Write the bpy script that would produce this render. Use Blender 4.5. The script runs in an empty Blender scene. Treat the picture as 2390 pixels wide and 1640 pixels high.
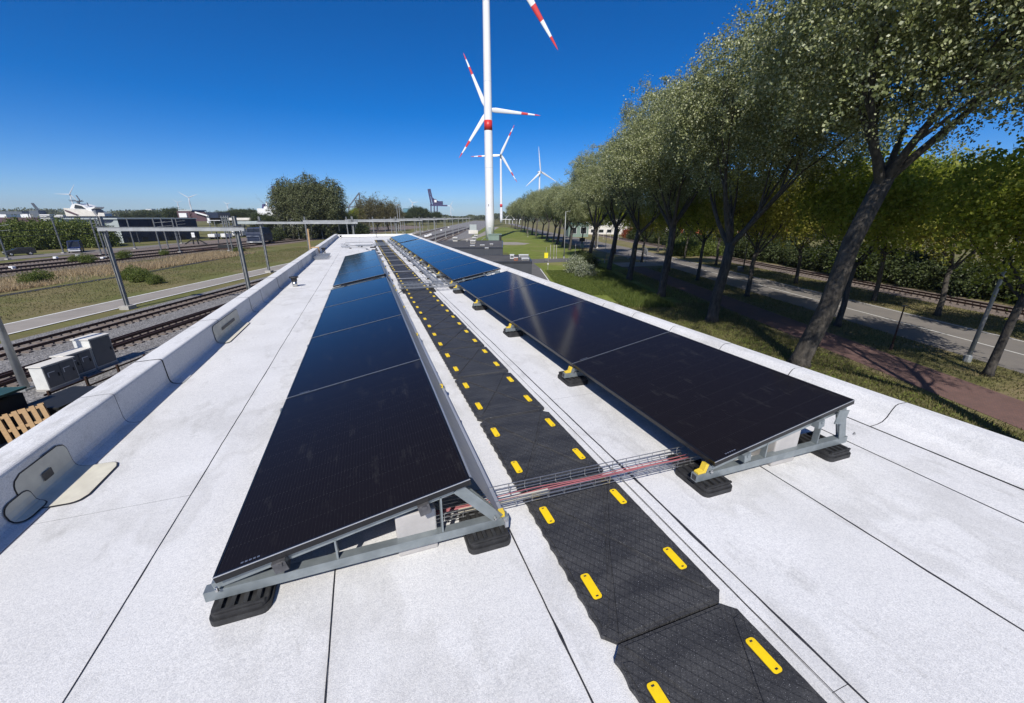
import bpy, math, random
import numpy as np
from mathutils import Vector, Matrix

# ------------------------------------------------------------------ camera, sky, sun
scene = bpy.context.scene
R = math.radians
EYE = 1.56                       # eye height above the roof
G = -6.0                         # street level below the roof
PITCH, YAW, FPX = 18.656, 19.728, 930.0
cam = bpy.data.cameras.new('camera')
cam.sensor_width = 36.0
cam.lens = FPX / 2390 * 36
cam.clip_start, cam.clip_end = 0.05, 20000
camo = bpy.data.objects.new('camera', cam)
scene.collection.objects.link(camo)
camo.location = (0, 0, EYE)
camo.rotation_euler = (R(90 - PITCH), 0, R(-YAW))
scene.camera = camo

SUN_EL = 45.0
SKY_SAT, SKY_HUE = 1.42, 0.508
SUN_DIR = Vector((-0.438, -0.899, 0)).normalized()       # horizontal direction towards the sun
world = bpy.data.worlds.new('World')
scene.world = world
world.use_nodes = True
wn, wl = world.node_tree.nodes, world.node_tree.links
wn.clear()
sky = wn.new('ShaderNodeTexSky')
sky.sky_type = 'NISHITA'
sky.sun_disc = False
sky.sun_elevation = R(SUN_EL)
sky.sun_rotation = math.atan2(SUN_DIR.x, SUN_DIR.y)
sky.altitude = 0
sky.air_density = 0.6
sky.dust_density = 0.5
sky.ozone_density = 4.0
bg = wn.new('ShaderNodeBackground')
bg.inputs['Strength'].default_value = 0.118
wo = wn.new('ShaderNodeOutputWorld')
hsv = wn.new('ShaderNodeHueSaturation')
hsv.inputs['Saturation'].default_value = SKY_SAT
hsv.inputs['Hue'].default_value = SKY_HUE
wl.new(sky.outputs[0], hsv.inputs['Color'])
wl.new(hsv.outputs[0], bg.inputs['Color'])
wl.new(bg.outputs[0], wo.inputs['Surface'])

sun = bpy.data.lights.new('sun', 'SUN')
sun.energy = 4.6
sun.angle = R(0.53)
sun.color = (1.0, 0.955, 0.88)
suno = bpy.data.objects.new('sun', sun)
scene.collection.objects.link(suno)
sd = Vector((SUN_DIR.x * math.cos(R(SUN_EL)), SUN_DIR.y * math.cos(R(SUN_EL)), math.sin(R(SUN_EL))))
suno.rotation_euler = sd.to_track_quat('Z', 'Y').to_euler()
suno.location = sd * 50

scene.view_settings.view_transform = 'Standard'
scene.view_settings.look = 'None'
scene.view_settings.exposure = 0.17
scene.view_settings.gamma = 1.0

# ------------------------------------------------------------------ helpers
col = scene.collection
A = R(18.5)                      # the railway, road and tree rows run 18.5 degrees right of the roof
CA, SA = math.cos(A), math.sin(A)
rnd = random.Random(7)
nrg = np.random.default_rng(11)


def W(t, s, z=G):
    """site coordinates (t across, s along the railway) to world"""
    return Vector((t * CA + s * SA, -t * SA + s * CA, z))


def ray(px, py):
    x, y = px - 1195.0, py - 820.0
    cp, sp = math.cos(R(PITCH)), math.sin(R(PITCH))
    fw, up = FPX * cp - y * sp, -FPX * sp - y * cp
    cy, sy = math.cos(R(YAW)), math.sin(R(YAW))
    dx, dy = x * cy + fw * sy, -x * sy + fw * cy
    return dx * CA - dy * SA, dx * SA + dy * CA, up      # in site frame


def gnd(px, py, z=G):
    a, b, c = ray(px, py)
    k = (z - EYE) / c
    return a * k, b * k


def atS(px, py, s):
    a, b, c = ray(px, py)
    k = s / b
    return a * k, EYE + c * k


ONES = ['first', 'second', 'third', 'fourth', 'fifth', 'sixth', 'seventh', 'eighth', 'ninth', 'tenth', 'eleventh',
        'twelfth', 'thirteenth', 'fourteenth', 'fifteenth', 'sixteenth', 'seventeenth', 'eighteenth', 'nineteenth', 'twentieth']


def nth(i):
    if i < 20:
        return ONES[i]
    if i == 29:
        return 'thirtieth'
    if i == 39:
        return 'fortieth'
    if i in (49, 59): return ['fiftieth', 'sixtieth'][(i - 49) // 10]
    return ['twenty', 'thirty', 'forty', 'fifty', 'sixty'][(i + 1) // 10 - 2] + '-' + ONES[(i + 1) % 10 - 1]


def tag(o, label=None, cat=None, group=None, kind=None):
    if label: o['label'] = label
    if cat: o['category'] = cat
    if group: o['group'] = group
    if kind: o['kind'] = kind
    return o


def thing(name, label, cat, loc=(0, 0, 0), rz=0.0, group=None):
    o = bpy.data.objects.new(name, None)
    o.empty_display_size = 0.2
    col.objects.link(o)
    o.location = loc
    o.rotation_euler = (0, 0, rz)
    return tag(o, label, cat, group)


class MB:
    def __init__(s):
        s.v, s.f = [], []

    def add(s, vs, fs):
        b = len(s.v)
        s.v += [tuple(p) for p in vs]
        s.f += [tuple(b + i for i in f) for f in fs]
        return s

    def box(s, c, d, rz=0.0, rx=0.0, ry=0.0):
        m = Matrix.Translation(c) @ Matrix.Rotation(rz, 4, 'Z') @ Matrix.Rotation(ry, 4, 'Y') @ Matrix.Rotation(rx, 4, 'X')
        vs = [m @ Vector((x * d[0] / 2, y * d[1] / 2, z * d[2] / 2)) for x in (-1, 1) for y in (-1, 1) for z in (-1, 1)]
        return s.add(vs, [(0, 1, 3, 2), (4, 6, 7, 5), (0, 4, 5, 1), (2, 3, 7, 6), (0, 2, 6, 4), (1, 5, 7, 3)])

    def b2(s, lo, hi):
        return s.box([(a + b) / 2 for a, b in zip(lo, hi)], [abs(b - a) for a, b in zip(lo, hi)])

    def bar(s, p, q, w, h, up=(0, 0, 1)):
        p, q, up = Vector(p), Vector(q), Vector(up)
        d = (q - p).normalized()
        sx = d.cross(up)
        if sx.length < 1e-4: sx = d.cross(Vector((0, 1, 0)))
        sx.normalize()
        u = sx.cross(d).normalized()
        vs = [e + sx * (a * w / 2) + u * (b * h / 2) for e in (p, q) for a in (-1, 1) for b in (-1, 1)]
        return s.add(vs, [(0, 2, 3, 1), (4, 5, 7, 6), (0, 1, 5, 4), (2, 6, 7, 3), (0, 4, 6, 2), (1, 3, 7, 5)])

    def tube(s, pts, r, n=6, cap=True):
        pts = [Vector(p) for p in pts]
        rs = r if isinstance(r, (list, tuple)) else [r] * len(pts)
        b = len(s.v)
        ref = None
        for i, p in enumerate(pts):
            d = (pts[min(i + 1, len(pts) - 1)] - pts[max(i - 1, 0)]).normalized()
            if ref is None:
                ref = d.orthogonal().normalized()
            ref = (ref - d * ref.dot(d))
            if ref.length < 1e-5: ref = d.orthogonal()
            ref.normalize()
            o = d.cross(ref)
            for k in range(n):
                a = 2 * math.pi * k / n
                s.v.append(tuple(p + (ref * math.cos(a) + o * math.sin(a)) * rs[i]))
        for i in range(len(pts) - 1):
            for k in range(n):
                s.f.append((b + i * n + k, b + i * n + (k + 1) % n, b + (i + 1) * n + (k + 1) % n, b + (i + 1) * n + k))
        if cap:
            s.f.append(tuple(b + k for k in range(n))[::-1])
            s.f.append(tuple(b + (len(pts) - 1) * n + k for k in range(n)))
        return s

    def lathe(s, prof, n=16, c=(0, 0, 0)):
        b = len(s.v)
        for r, z in prof:
            for k in range(n):
                a = 2 * math.pi * k / n
                s.v.append((c[0] + r * math.cos(a), c[1] + r * math.sin(a), c[2] + z))
        for i in range(len(prof) - 1):
            for k in range(n):
                s.f.append((b + i * n + k, b + i * n + (k + 1) % n, b + (i + 1) * n + (k + 1) % n, b + (i + 1) * n + k))
        s.f.append(tuple(b + k for k in range(n))[::-1])
        s.f.append(tuple(b + (len(prof) - 1) * n + k for k in range(n)))
        return s

    def prism(s, poly, z0, z1):
        n = len(poly)
        vs = [(x, y, z0) for x, y in poly] + [(x, y, z1) for x, y in poly]
        return s.add(vs, [tuple(range(n))[::-1], tuple(range(n, 2 * n))] + [(i, (i + 1) % n, n + (i + 1) % n, n + i) for i in range(n)])

    def extr(s, prof, y0, y1, close=False):
        """profile of (x, z) points swept along y as an open or closed sheet"""
        n = len(prof)
        vs = [(x, y0, z) for x, z in prof] + [(x, y1, z) for x, z in prof]
        fs = [(i, i + 1, n + i + 1, n + i) for i in range(n - 1)]
        if close:
            fs += [(n - 1, 0, n, 2 * n - 1), tuple(range(n))[::-1], tuple(range(n, 2 * n))]
        return s.add(vs, fs)

    def mesh(s, name, m, smooth=False):
        me = bpy.data.meshes.new(name)
        me.from_pydata(s.v, [], s.f)
        if m: me.materials.append(m)
        if smooth: me.polygons.foreach_set('use_smooth', [True] * len(me.polygons))
        me.update()
        return me

    def build(s, name, m, parent=None, smooth=False, bevel=0.0, seg=2, loc=None):
        o = bpy.data.objects.new(name, s.mesh(name, m, smooth))
        col.objects.link(o)
        if parent: o.parent = parent
        if loc is not None: o.location = loc
        if bevel:
            md = o.modifiers.new('bevel', 'BEVEL')
            md.width, md.segments, md.limit_method = bevel, seg, 'ANGLE'
            md.angle_limit = R(40)
        return o


def link(name, me, parent=None, loc=None, rot=None):
    o = bpy.data.objects.new(name, me)
    col.objects.link(o)
    if parent: o.parent = parent
    if loc is not None: o.location = loc
    if rot is not None: o.rotation_euler = rot
    return o


def copy_tree(o, parent=None):
    c = o.copy()
    col.objects.link(c)
    c.parent = parent
    for ch in list(o.children):
        copy_tree(ch, c)
    return c


# ------------------------------------------------------------------ materials
class NT:
    def __init__(s, name):
        s.m = bpy.data.materials.new(name)
        s.m.use_nodes = True
        s.t = s.m.node_tree
        s.p = s.t.nodes['Principled BSDF']

    def n(s, kind, **kw):
        x = s.t.nodes.new('ShaderNode' + kind)
        for k, v in kw.items():
            if k in x.inputs: x.inputs[k].default_value = v
            else: setattr(x, k, v)
        return x

    def l(s, a, b): s.t.links.new(a, b)

    def math(s, op, a, b=None, c=None):
        x = s.n('Math', operation=op)
        for i, q in enumerate((a, b, c)):
            if q is None: continue
            if isinstance(q, (int, float)): x.inputs[i].default_value = q
            else: s.l(q, x.inputs[i])
        return x.outputs[0]

    def coord(s, world=False):
        if world: return s.n('NewGeometry').outputs['Position']
        return s.n('TexCoord').outputs['Object']

    def noise(s, co, scale, detail=4, rough=0.55, stretch=None):
        if stretch:
            mp = s.n('Mapping')
            mp.inputs['Scale'].default_value = stretch
            s.l(co, mp.inputs['Vector'])
            co = mp.outputs[0]
        x = s.n('TexNoise', Scale=scale, Detail=detail, Roughness=rough)
        s.l(co, x.inputs['Vector'])
        return x.outputs['Fac']

    def ramp(s, f, stops):
        x = s.n('ValToRGB')
        e = x.color_ramp.elements
        while len(e) < len(stops): e.new(0.5)
        for i, (p, c) in enumerate(stops):
            e[i].position, e[i].color = p, (c[0], c[1], c[2], 1)
        s.l(f, x.inputs[0])
        return x.outputs[0]

    def mix(s, f, a, b, mode='MIX'):
        x = s.n('Mix', data_type='RGBA', blend_type=mode)
        for i, q in ((0, f), (6, a), (7, b)):
            if isinstance(q, (int, float)): x.inputs[i].default_value = q
            elif isinstance(q, tuple): x.inputs[i].default_value = (q[0], q[1], q[2], 1)
            else: s.l(q, x.inputs[i])
        return x.outputs[2]

    def bump(s, h, strength, dist=0.01):
        x = s.n('Bump', Strength=strength, Distance=dist)
        s.l(h, x.inputs['Height'])
        s.l(x.outputs[0], s.p.inputs['Normal'])


def pm(name, c1, c2=None, scale=4.0, rough=0.7, metal=0.0, bump=0.0, bscale=None, bdist=0.01, world=False, lo=0.35, hi=0.65, spec=0.5, stretch=None):
    n = NT(name)
    n.p.inputs['Roughness'].default_value = rough
    n.p.inputs['Metallic'].default_value = metal
    n.p.inputs['Specular IOR Level'].default_value = spec
    c2 = c2 or tuple(x * 0.8 for x in c1)
    co = n.coord(world)
    f = n.noise(co, scale, 5, 0.6, stretch)
    n.l(n.ramp(f, [(lo, c1), (hi, c2)]), n.p.inputs['Base Color'])
    if bump:
        n.bump(n.noise(co, bscale or scale * 4, 4), bump, bdist)
    return n.m


M = {}
# white granulated roofing felt
n = NT('roof_felt')
co = n.coord(True)
big = n.noise(co, 1.3, 5, 0.62)
fine = n.noise(co, 260, 2, 0.7)
mid = n.noise(co, 34, 4, 0.7)
c0 = n.ramp(big, [(0.3, (0.765, 0.755, 0.735)), (0.72, (0.89, 0.88, 0.86))])
c1 = n.mix(0.55, c0, n.ramp(fine, [(0.30, (0.52, 0.53, 0.55)), (0.68, (0.98, 0.98, 0.98))]), 'MULTIPLY')
grain = n.noise(co, 115, 2, 0.6)
c1 = n.mix(0.5, c1, n.ramp(grain, [(0.36, (0.70, 0.71, 0.73)), (0.58, (1, 1, 1))]), 'MULTIPLY')
c2 = n.mix(0.30, c1, n.ramp(mid, [(0.36, (0.72, 0.73, 0.76)), (0.6, (1, 1, 1))]), 'MULTIPLY')
st = n.noise(co, 4.5, 6, 0.7, (1.0, 0.35, 1.0))
c3 = n.mix(0.7, c2, n.ramp(st, [(0.30, (0.74, 0.735, 0.72)), (0.43, (1, 1, 1))]), 'MULTIPLY')
pud = n.noise(co, 0.8, 4, 0.6, (1.0, 0.6, 1))
c3 = n.mix(0.5, c3, n.ramp(pud, [(0.40, (1, 1, 1)), (0.455, (0.78, 0.775, 0.76)), (0.48, (1, 1, 1))]), 'MULTIPLY')
n.l(c3, n.p.inputs['Base Color'])
n.p.inputs['Roughness'].default_value = 0.85
n.p.inputs['Specular IOR Level'].default_value = 0.2
n.bump(n.math('ADD', fine, n.math('MULTIPLY', big, 3.0)), 0.35, 0.006)
M['felt'] = n.m
M['cream'] = pm('cream_felt', (0.66, 0.63, 0.52), (0.56, 0.53, 0.44), 9, 0.85, bump=0.3, bscale=160, bdist=0.004)
M['bitumen'] = pm('bitumen', (0.018, 0.018, 0.022), (0.035, 0.035, 0.04), 30, 0.5, bump=0.6, bscale=120, bdist=0.004)
M['underlay'] = pm('underlay', (0.03, 0.03, 0.033), None, 20, 0.8)
M['trim'] = pm('dark_trim', (0.06, 0.065, 0.08), None, 8, 0.4, 0.5)
M['galv'] = pm('galvanised_steel', (0.30, 0.335, 0.345), (0.23, 0.26, 0.27), 14, 0.42, 0.5, bump=0.05, bscale=60)
M['galvdull'] = pm('weathered_galvanised', (0.30, 0.31, 0.31), (0.20, 0.21, 0.21), 2.5, 0.55, 0.4)
M['galvbeam'] = pm('galvanised_beam', (0.44, 0.45, 0.45), (0.34, 0.35, 0.35), 1.5, 0.55, 0.3)
M['alu'] = pm('aluminium', (0.66, 0.67, 0.68), (0.55, 0.56, 0.57), 20, 0.35, 0.8)
M['steel'] = pm('bright_wire', (0.50, 0.51, 0.52), (0.36, 0.37, 0.38), 40, 0.35, 0.8)
M['darksteel'] = pm('dark_bracket', (0.09, 0.09, 0.095), (0.16, 0.16, 0.17), 25, 0.35, 0.7)
M['deflector'] = pm('deflector_sheet', (0.46, 0.47, 0.49), (0.40, 0.41, 0.43), 1.5, 0.42, 0.45)
M['rubber'] = pm('black_rubber', (0.016, 0.016, 0.017), (0.030, 0.030, 0.031), 30, 0.62, bump=0.25, bscale=150, bdist=0.003)
M['frame'] = pm('black_anodised', (0.008, 0.008, 0.010), (0.012, 0.012, 0.014), 10, 0.35, 0.2)
M['concrete'] = pm('concrete_block', (0.44, 0.42, 0.40), (0.36, 0.345, 0.33), 7, 0.9, bump=0.3, bscale=70, bdist=0.004)
M['yellowcap'] = pm('yellow_plastic', (0.78, 0.55, 0.03), (0.70, 0.50, 0.06), 12, 0.45)
M['yellow'] = pm('yellow_reflector', (0.90, 0.62, 0.005), (0.72, 0.48, 0.01), 18, 0.5, lo=0.45, hi=0.8)
M['redcable'] = pm('red_cable', (0.40, 0.13, 0.14), (0.34, 0.12, 0.13), 30, 0.4)
M['blackcable'] = pm('black_cable', (0.015, 0.015, 0.016), None, 30, 0.4)
M['creampaint'] = pm('cream_plastic', (0.62, 0.58, 0.48), None, 14, 0.5)
M['stainless'] = pm('stainless', (0.62, 0.62, 0.60), (0.5, 0.5, 0.49), 9, 0.25, 0.95)
# walkway rubber
n = NT('walkway_rubber')
co = n.coord(True)
sp = n.noise(co, 330, 1, 0.5)
blot = n.noise(co, 7, 5, 0.65, (0.5, 1.6, 1))
cb = n.ramp(blot, [(0.35, (0.026, 0.026, 0.028)), (0.72, (0.066, 0.065, 0.064))])
scr = n.noise(co, 16, 5, 0.75, (0.35, 2.6, 1))
cb = n.mix(n.ramp(scr, [(0.62, (0, 0, 0)), (0.78, (0.5, 0.5, 0.5))]), cb, (0.13, 0.13, 0.135))
cs = n.mix(n.math('MULTIPLY', n.math('GREATER_THAN', sp, 0.72), 0.8), cb, (0.40, 0.40, 0.41))
n.p.inputs['Roughness'].default_value = 0.58
sx = n.n('SeparateXYZ'); n.l(co, sx.inputs[0])
d1 = n.math('ADD', n.math('MULTIPLY', sx.outputs[0], 0.80), n.math('MULTIPLY', sx.outputs[1], 0.60))
d2 = n.math('SUBTRACT', n.math('MULTIPLY', sx.outputs[0], 0.80), n.math('MULTIPLY', sx.outputs[1], 0.60))
g1 = n.math('LESS_THAN', n.math('FRACT', n.math('DIVIDE', d1, 0.040)), 0.13)
g2 = n.math('LESS_THAN', n.math('FRACT', n.math('DIVIDE', d2, 0.020)), 0.16)
gr = n.math('ADD', g1, n.math('MULTIPLY', g2, 0.35))
n.l(n.mix(n.math('MINIMUM', n.math('MULTIPLY', gr, 0.6), 1.0), cs, (0.016, 0.016, 0.017)), n.p.inputs['Base Color'])  # groove lines darkened in the colour, as shade down in the tread
hh = n.math('SUBTRACT', n.math('MULTIPLY', n.noise(co, 140, 3), 0.5), gr)
n.bump(hh, 0.9, 0.006)
M['walk'] = n.m
# solar glass: near-black cells under smooth glass, fine wires along the panel, dotted cell joints across
n = NT('solar_glass')
co = n.coord()
sx = n.n('SeparateXYZ'); n.l(co, sx.inputs[0])
X, Y = sx.outputs[0], sx.outputs[1]
fl = n.math('LESS_THAN', n.math('FRACT', n.math('DIVIDE', X, 0.0165)), 0.09)
br = n.math('GREATER_THAN', n.noise(co, 90, 2, 0.6, (1, 0.35, 1)), 0.56)
fl2 = n.math('MULTIPLY', fl, n.math('ADD', 0.35, n.math('MULTIPLY', br, 0.65)))
cl = n.math('MULTIPLY', n.math('LESS_THAN', n.math('FRACT', n.math('DIVIDE', Y, 0.145)), 0.022), n.math('LESS_THAN', n.math('FRACT', n.math('DIVIDE', X, 0.0165)), 0.45))
tot = n.math('MINIMUM', n.math('ADD', n.math('MULTIPLY', fl2, 0.8), cl), 1.0)
dust = n.ramp(n.noise(co, 3.2, 7, 0.75, (2.4, 0.6, 1)), [(0.56, (0.0105, 0.0088, 0.0100)), (0.80, (0.036, 0.034, 0.032))])
cc = n.mix(n.math('MULTIPLY', tot, 0.40), dust, (0.060, 0.060, 0.062))
n.l(cc, n.p.inputs['Base Color'])
n.p.inputs['Roughness'].default_value = 0.10
n.p.inputs['IOR'].default_value = 1.21
n.bump(n.noise(co, 1.2, 2), 0.03, 0.02)
M['cells'] = n.m
# ground materials
def grassmat(name, a, b, dry, dryamt=0.5, s1=0.12, s2=2.2):
    n = NT(name)
    co = n.coord(True)
    f1 = n.noise(co, s1, 6, 0.62)
    f2 = n.noise(co, s2, 6, 0.7)
    f3 = n.noise(co, 0.35, 5, 0.65)
    c = n.ramp(f2, [(0.32, a), (0.68, b)])
    c = n.mix(n.math('MULTIPLY', n.ramp(f1, [(dryamt - 0.08, (0, 0, 0)), (dryamt + 0.12, (1, 1, 1))]), 0.85), c, dry)
    c = n.mix(0.5, c, n.ramp(f3, [(0.3, (0.62, 0.62, 0.62)), (0.65, (1.1, 1.1, 1.1))]), 'MULTIPLY')
    n.l(c, n.p.inputs['Base Color'])
    n.p.inputs['Roughness'].default_value = 0.95
    n.p.inputs['Specular IOR Level'].default_value = 0.1
    n.bump(n.noise(co, 9, 6, 0.75), 0.5, 0.08)
    return n.m


M['grass'] = grassmat('rough_grass', (0.105, 0.115, 0.036), (0.165, 0.165, 0.062), (0.20, 0.165, 0.085), 0.50)
M['lawn'] = grassmat('mown_grass', (0.12, 0.16, 0.030), (0.19, 0.215, 0.055), (0.25, 0.225, 0.10), 0.58)
M['verge'] = grassmat('shaded_verge', (0.115, 0.125, 0.04), (0.19, 0.18, 0.07), (0.24, 0.19, 0.11), 0.47, 0.3)


def ballastmat(name, a, b):
    n = NT(name)
    co = n.coord(True)
    v = n.n('TexVoronoi', Scale=11.0)
    n.l(co, v.inputs['Vector'])
    c = n.ramp(v.outputs['Color'], [(0.2, a), (0.8, b)])
    c = n.mix(0.6, c, n.ramp(n.noise(co, 0.5, 5, 0.65), [(0.3, (0.7, 0.69, 0.68)), (0.7, (1.08, 1.06, 1.04))]), 'MULTIPLY')
    n.l(c, n.p.inputs['Base Color'])
    n.p.inputs['Roughness'].default_value = 0.92
    n.bump(v.outputs['Distance'], 1.0, 0.06)
    return n.m


M['ballast'] = ballastmat('track_ballast', (0.13, 0.125, 0.12), (0.31, 0.30, 0.29))
M['rustballast'] = ballastmat('rusty_ballast', (0.12, 0.095, 0.08), (0.27, 0.215, 0.18))
M['asphalt'] = pm('worn_asphalt', (0.195, 0.175, 0.155), (0.16, 0.145, 0.13), 0.5, 0.9, bump=0.3, bscale=40, bdist=0.01, world=True)
M['asphaltdark'] = pm('dark_asphalt', (0.125, 0.12, 0.115), (0.10, 0.097, 0.095), 0.5, 0.9, bump=0.3, bscale=40, bdist=0.01, world=True)
M['pathconc'] = pm('path_concrete', (0.30, 0.27, 0.235), (0.25, 0.225, 0.195), 0.6, 0.9, bump=0.2, bscale=30, world=True)
M['paint'] = pm('road_paint', (0.72, 0.71, 0.67), (0.58, 0.57, 0.53), 3, 0.75, world=True)
n = NT('brick_paving')
co = n.coord()
bt = n.n('TexBrick', Scale=4.5)
bt.inputs['Color1'].default_value = (0.20, 0.105, 0.085, 1)
bt.inputs['Color2'].default_value = (0.155, 0.085, 0.075, 1)
bt.inputs['Mortar'].default_value = (0.10, 0.08, 0.07, 1)
bt.inputs['Mortar Size'].default_value = 0.03
n.l(co, bt.inputs['Vector'])
c = n.mix(0.6, bt.outputs['Color'], n.ramp(n.noise(co, 0.9, 5, 0.7), [(0.3, (0.65, 0.63, 0.6)), (0.7, (1.15, 1.1, 1.1))]), 'MULTIPLY')
n.l(c, n.p.inputs['Base Color'])
n.p.inputs['Roughness'].default_value = 0.9
M['brickpath'] = n.m
M['rail'] = pm('rusty_rail', (0.075, 0.038, 0.026), (0.05, 0.028, 0.02), 3, 0.6, 0.3)
M['sleeper'] = pm('sleeper', (0.14, 0.11, 0.09), (0.20, 0.17, 0.15), 5, 0.9)
M['wood'] = pm('pine_board', (0.50, 0.33, 0.17), (0.38, 0.24, 0.12), 6, 0.75, stretch=(1, 1, 8))
M['greenpaint'] = pm('green_roof_sheet', (0.03, 0.075, 0.06), (0.025, 0.06, 0.05), 2, 0.5)
M['blackpaint'] = pm('black_boards', (0.012, 0.013, 0.013), (0.02, 0.02, 0.02), 4, 0.6)
M['cabinet'] = pm('cabinet_grey', (0.66, 0.66, 0.62), (0.58, 0.58, 0.55), 3, 0.5)
M['cabinetdark'] = pm('cabinet_door_shaded', (0.13, 0.135, 0.14), (0.11, 0.115, 0.12), 3, 0.5)  # darker copy of the cabinet grey, shade of the door side put in
M['wallgrey'] = pm('anthracite_panel', (0.055, 0.06, 0.072), (0.045, 0.05, 0.06), 1.2, 0.6, world=True)
M['roofdark'] = pm('bitumen_roof', (0.06, 0.058, 0.056), (0.095, 0.09, 0.085), 0.8, 0.85, world=True)
M['white'] = pm('white_paint', (0.78, 0.78, 0.77), (0.70, 0.70, 0.69), 1.0, 0.45)
M['offwhite'] = pm('offwhite_paint', (0.70, 0.67, 0.60), (0.60, 0.57, 0.51), 0.4, 0.6)
M['turbine'] = pm('turbine_white', (0.80, 0.80, 0.80), (0.76, 0.76, 0.765), 0.3, 0.35)
M['turbinered'] = pm('turbine_red', (0.62, 0.03, 0.025), (0.56, 0.03, 0.03), 0.5, 0.4)
M['turbinegrey'] = pm('turbine_grey', (0.30, 0.32, 0.33), None, 0.5, 0.4)
M['navy'] = pm('navy_cladding', (0.018, 0.026, 0.05), (0.025, 0.033, 0.06), 0.3, 0.35, world=True)
M['teal'] = pm('turquoise_paint', (0.12, 0.26, 0.30), (0.10, 0.22, 0.26), 0.3, 0.5)
M['palegrey'] = pm('pale_cladding', (0.42, 0.46, 0.45), (0.37, 0.41, 0.40), 0.3, 0.5, world=True)
M['glass'] = pm('dark_glass', (0.015, 0.018, 0.022), (0.022, 0.026, 0.03), 0.7, 0.08)
M['vanblue'] = pm('van_blue', (0.012, 0.022, 0.075), (0.010, 0.018, 0.065), 2, 0.25)
M['tyre'] = pm('tyre', (0.014, 0.014, 0.014), None, 8, 0.85)
M['redbrick'] = pm('red_tile', (0.34, 0.085, 0.04), (0.25, 0.06, 0.03), 1.5, 0.85, world=True)
M['maroon'] = pm('maroon_cladding', (0.10, 0.055, 0.065), (0.08, 0.045, 0.055), 0.5, 0.7)
M['crane'] = pm('crane_blue', (0.035, 0.03, 0.10), (0.05, 0.045, 0.12), 0.5, 0.6)
M['cranegrey'] = pm('crane_grey', (0.11, 0.13, 0.16), None, 0.5, 0.6)
M['signyellow'] = pm('sign_yellow', (0.80, 0.70, 0.02), (0.75, 0.64, 0.02), 3, 0.5)
M['kioskgreen'] = pm('kiosk_green', (0.20, 0.27, 0.22), (0.17, 0.23, 0.19), 1, 0.5)
M['orange'] = pm('orange_plastic', (0.62, 0.16, 0.04), None, 6, 0.5)
M['concretepost'] = pm('concrete_post', (0.42, 0.40, 0.36), (0.33, 0.31, 0.28), 4, 0.9)
M['lampgrey'] = pm('lamp_post_grey', (0.40, 0.41, 0.40), (0.31, 0.32, 0.31), 3, 0.5, 0.3)
M['bark'] = pm('bark', (0.036, 0.031, 0.026), (0.095, 0.083, 0.068), 3.5, 0.95, bump=1.0, bscale=9, bdist=0.05, stretch=(2.2, 2.2, 0.7))


def leafmat(name, stops, trans=0.25, rough=0.5):
    n = NT(name)
    g = n.n('NewGeometry')
    c = n.ramp(g.outputs['Random Per Island'], stops)
    n.l(c, n.p.inputs['Base Color'])
    n.p.inputs['Roughness'].default_value = rough
    n.p.inputs['Specular IOR Level'].default_value = 0.35
    tr = n.n('BsdfTranslucent')
    n.l(c, tr.inputs['Color'])
    mx = n.n('MixShader')
    mx.inputs[0].default_value = trans
    n.l(n.p.outputs[0], mx.inputs[1])
    n.l(tr.outputs[0], mx.inputs[2])
    n.l(mx.outputs[0], n.t.nodes['Material Output'].inputs['Surface'])
    return n.m


M['poplarleaf'] = leafmat('poplar_leaf', [(0.0, (0.118, 0.142, 0.042)), (0.45, (0.232, 0.258, 0.096)), (0.82, (0.40, 0.42, 0.22)), (1.0, (0.62, 0.63, 0.44))], 0.30)
M['limeleaf'] = leafmat('yellow_green_leaf', [(0.0, (0.17, 0.22, 0.02)), (0.5, (0.33, 0.38, 0.045)), (1.0, (0.45, 0.46, 0.08))], 0.58)
M['bronzeleaf'] = leafmat('bronze_green_leaf', [(0.0, (0.20, 0.22, 0.03)), (0.5, (0.37, 0.37, 0.06)), (1.0, (0.47, 0.43, 0.10))], 0.58)
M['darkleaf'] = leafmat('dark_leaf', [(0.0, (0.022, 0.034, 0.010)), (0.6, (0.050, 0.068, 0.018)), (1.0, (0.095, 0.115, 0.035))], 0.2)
M['bushleaf'] = leafmat('bush_leaf', [(0.0, (0.055, 0.085, 0.014)), (0.6, (0.115, 0.150, 0.026)), (1.0, (0.19, 0.215, 0.05))], 0.3)
M['redleaf'] = leafmat('red_leaf', [(0.0, (0.16, 0.02, 0.015)), (0.6, (0.30, 0.05, 0.02)), (1.0, (0.32, 0.16, 0.03))], 0.3)
M['silverleaf'] = leafmat('silver_leaf', [(0.0, (0.11, 0.14, 0.06)), (0.5, (0.24, 0.27, 0.15)), (1.0, (0.46, 0.47, 0.38))], 0.2)
M['farleaf'] = leafmat('far_leaf', [(0.0, (0.050, 0.065, 0.030)), (0.6, (0.085, 0.10, 0.045)), (1.0, (0.13, 0.135, 0.065))], 0.2)
M['reed'] = leafmat('dry_reed', [(0.0, (0.34, 0.25, 0.14)), (0.6, (0.48, 0.37, 0.22)), (1.0, (0.58, 0.47, 0.30))], 0.45, 0.8)
M['blade'] = leafmat('grass_blade', [(0.0, (0.055, 0.085, 0.014)), (0.6, (0.105, 0.145, 0.026)), (1.0, (0.17, 0.19, 0.05))], 0.3, 0.7)
M['dryblade'] = leafmat('dull_grass_blade', [(0.0, (0.13, 0.13, 0.045)), (0.6, (0.20, 0.185, 0.075)), (1.0, (0.26, 0.22, 0.11))], 0.45, 0.8)


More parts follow.
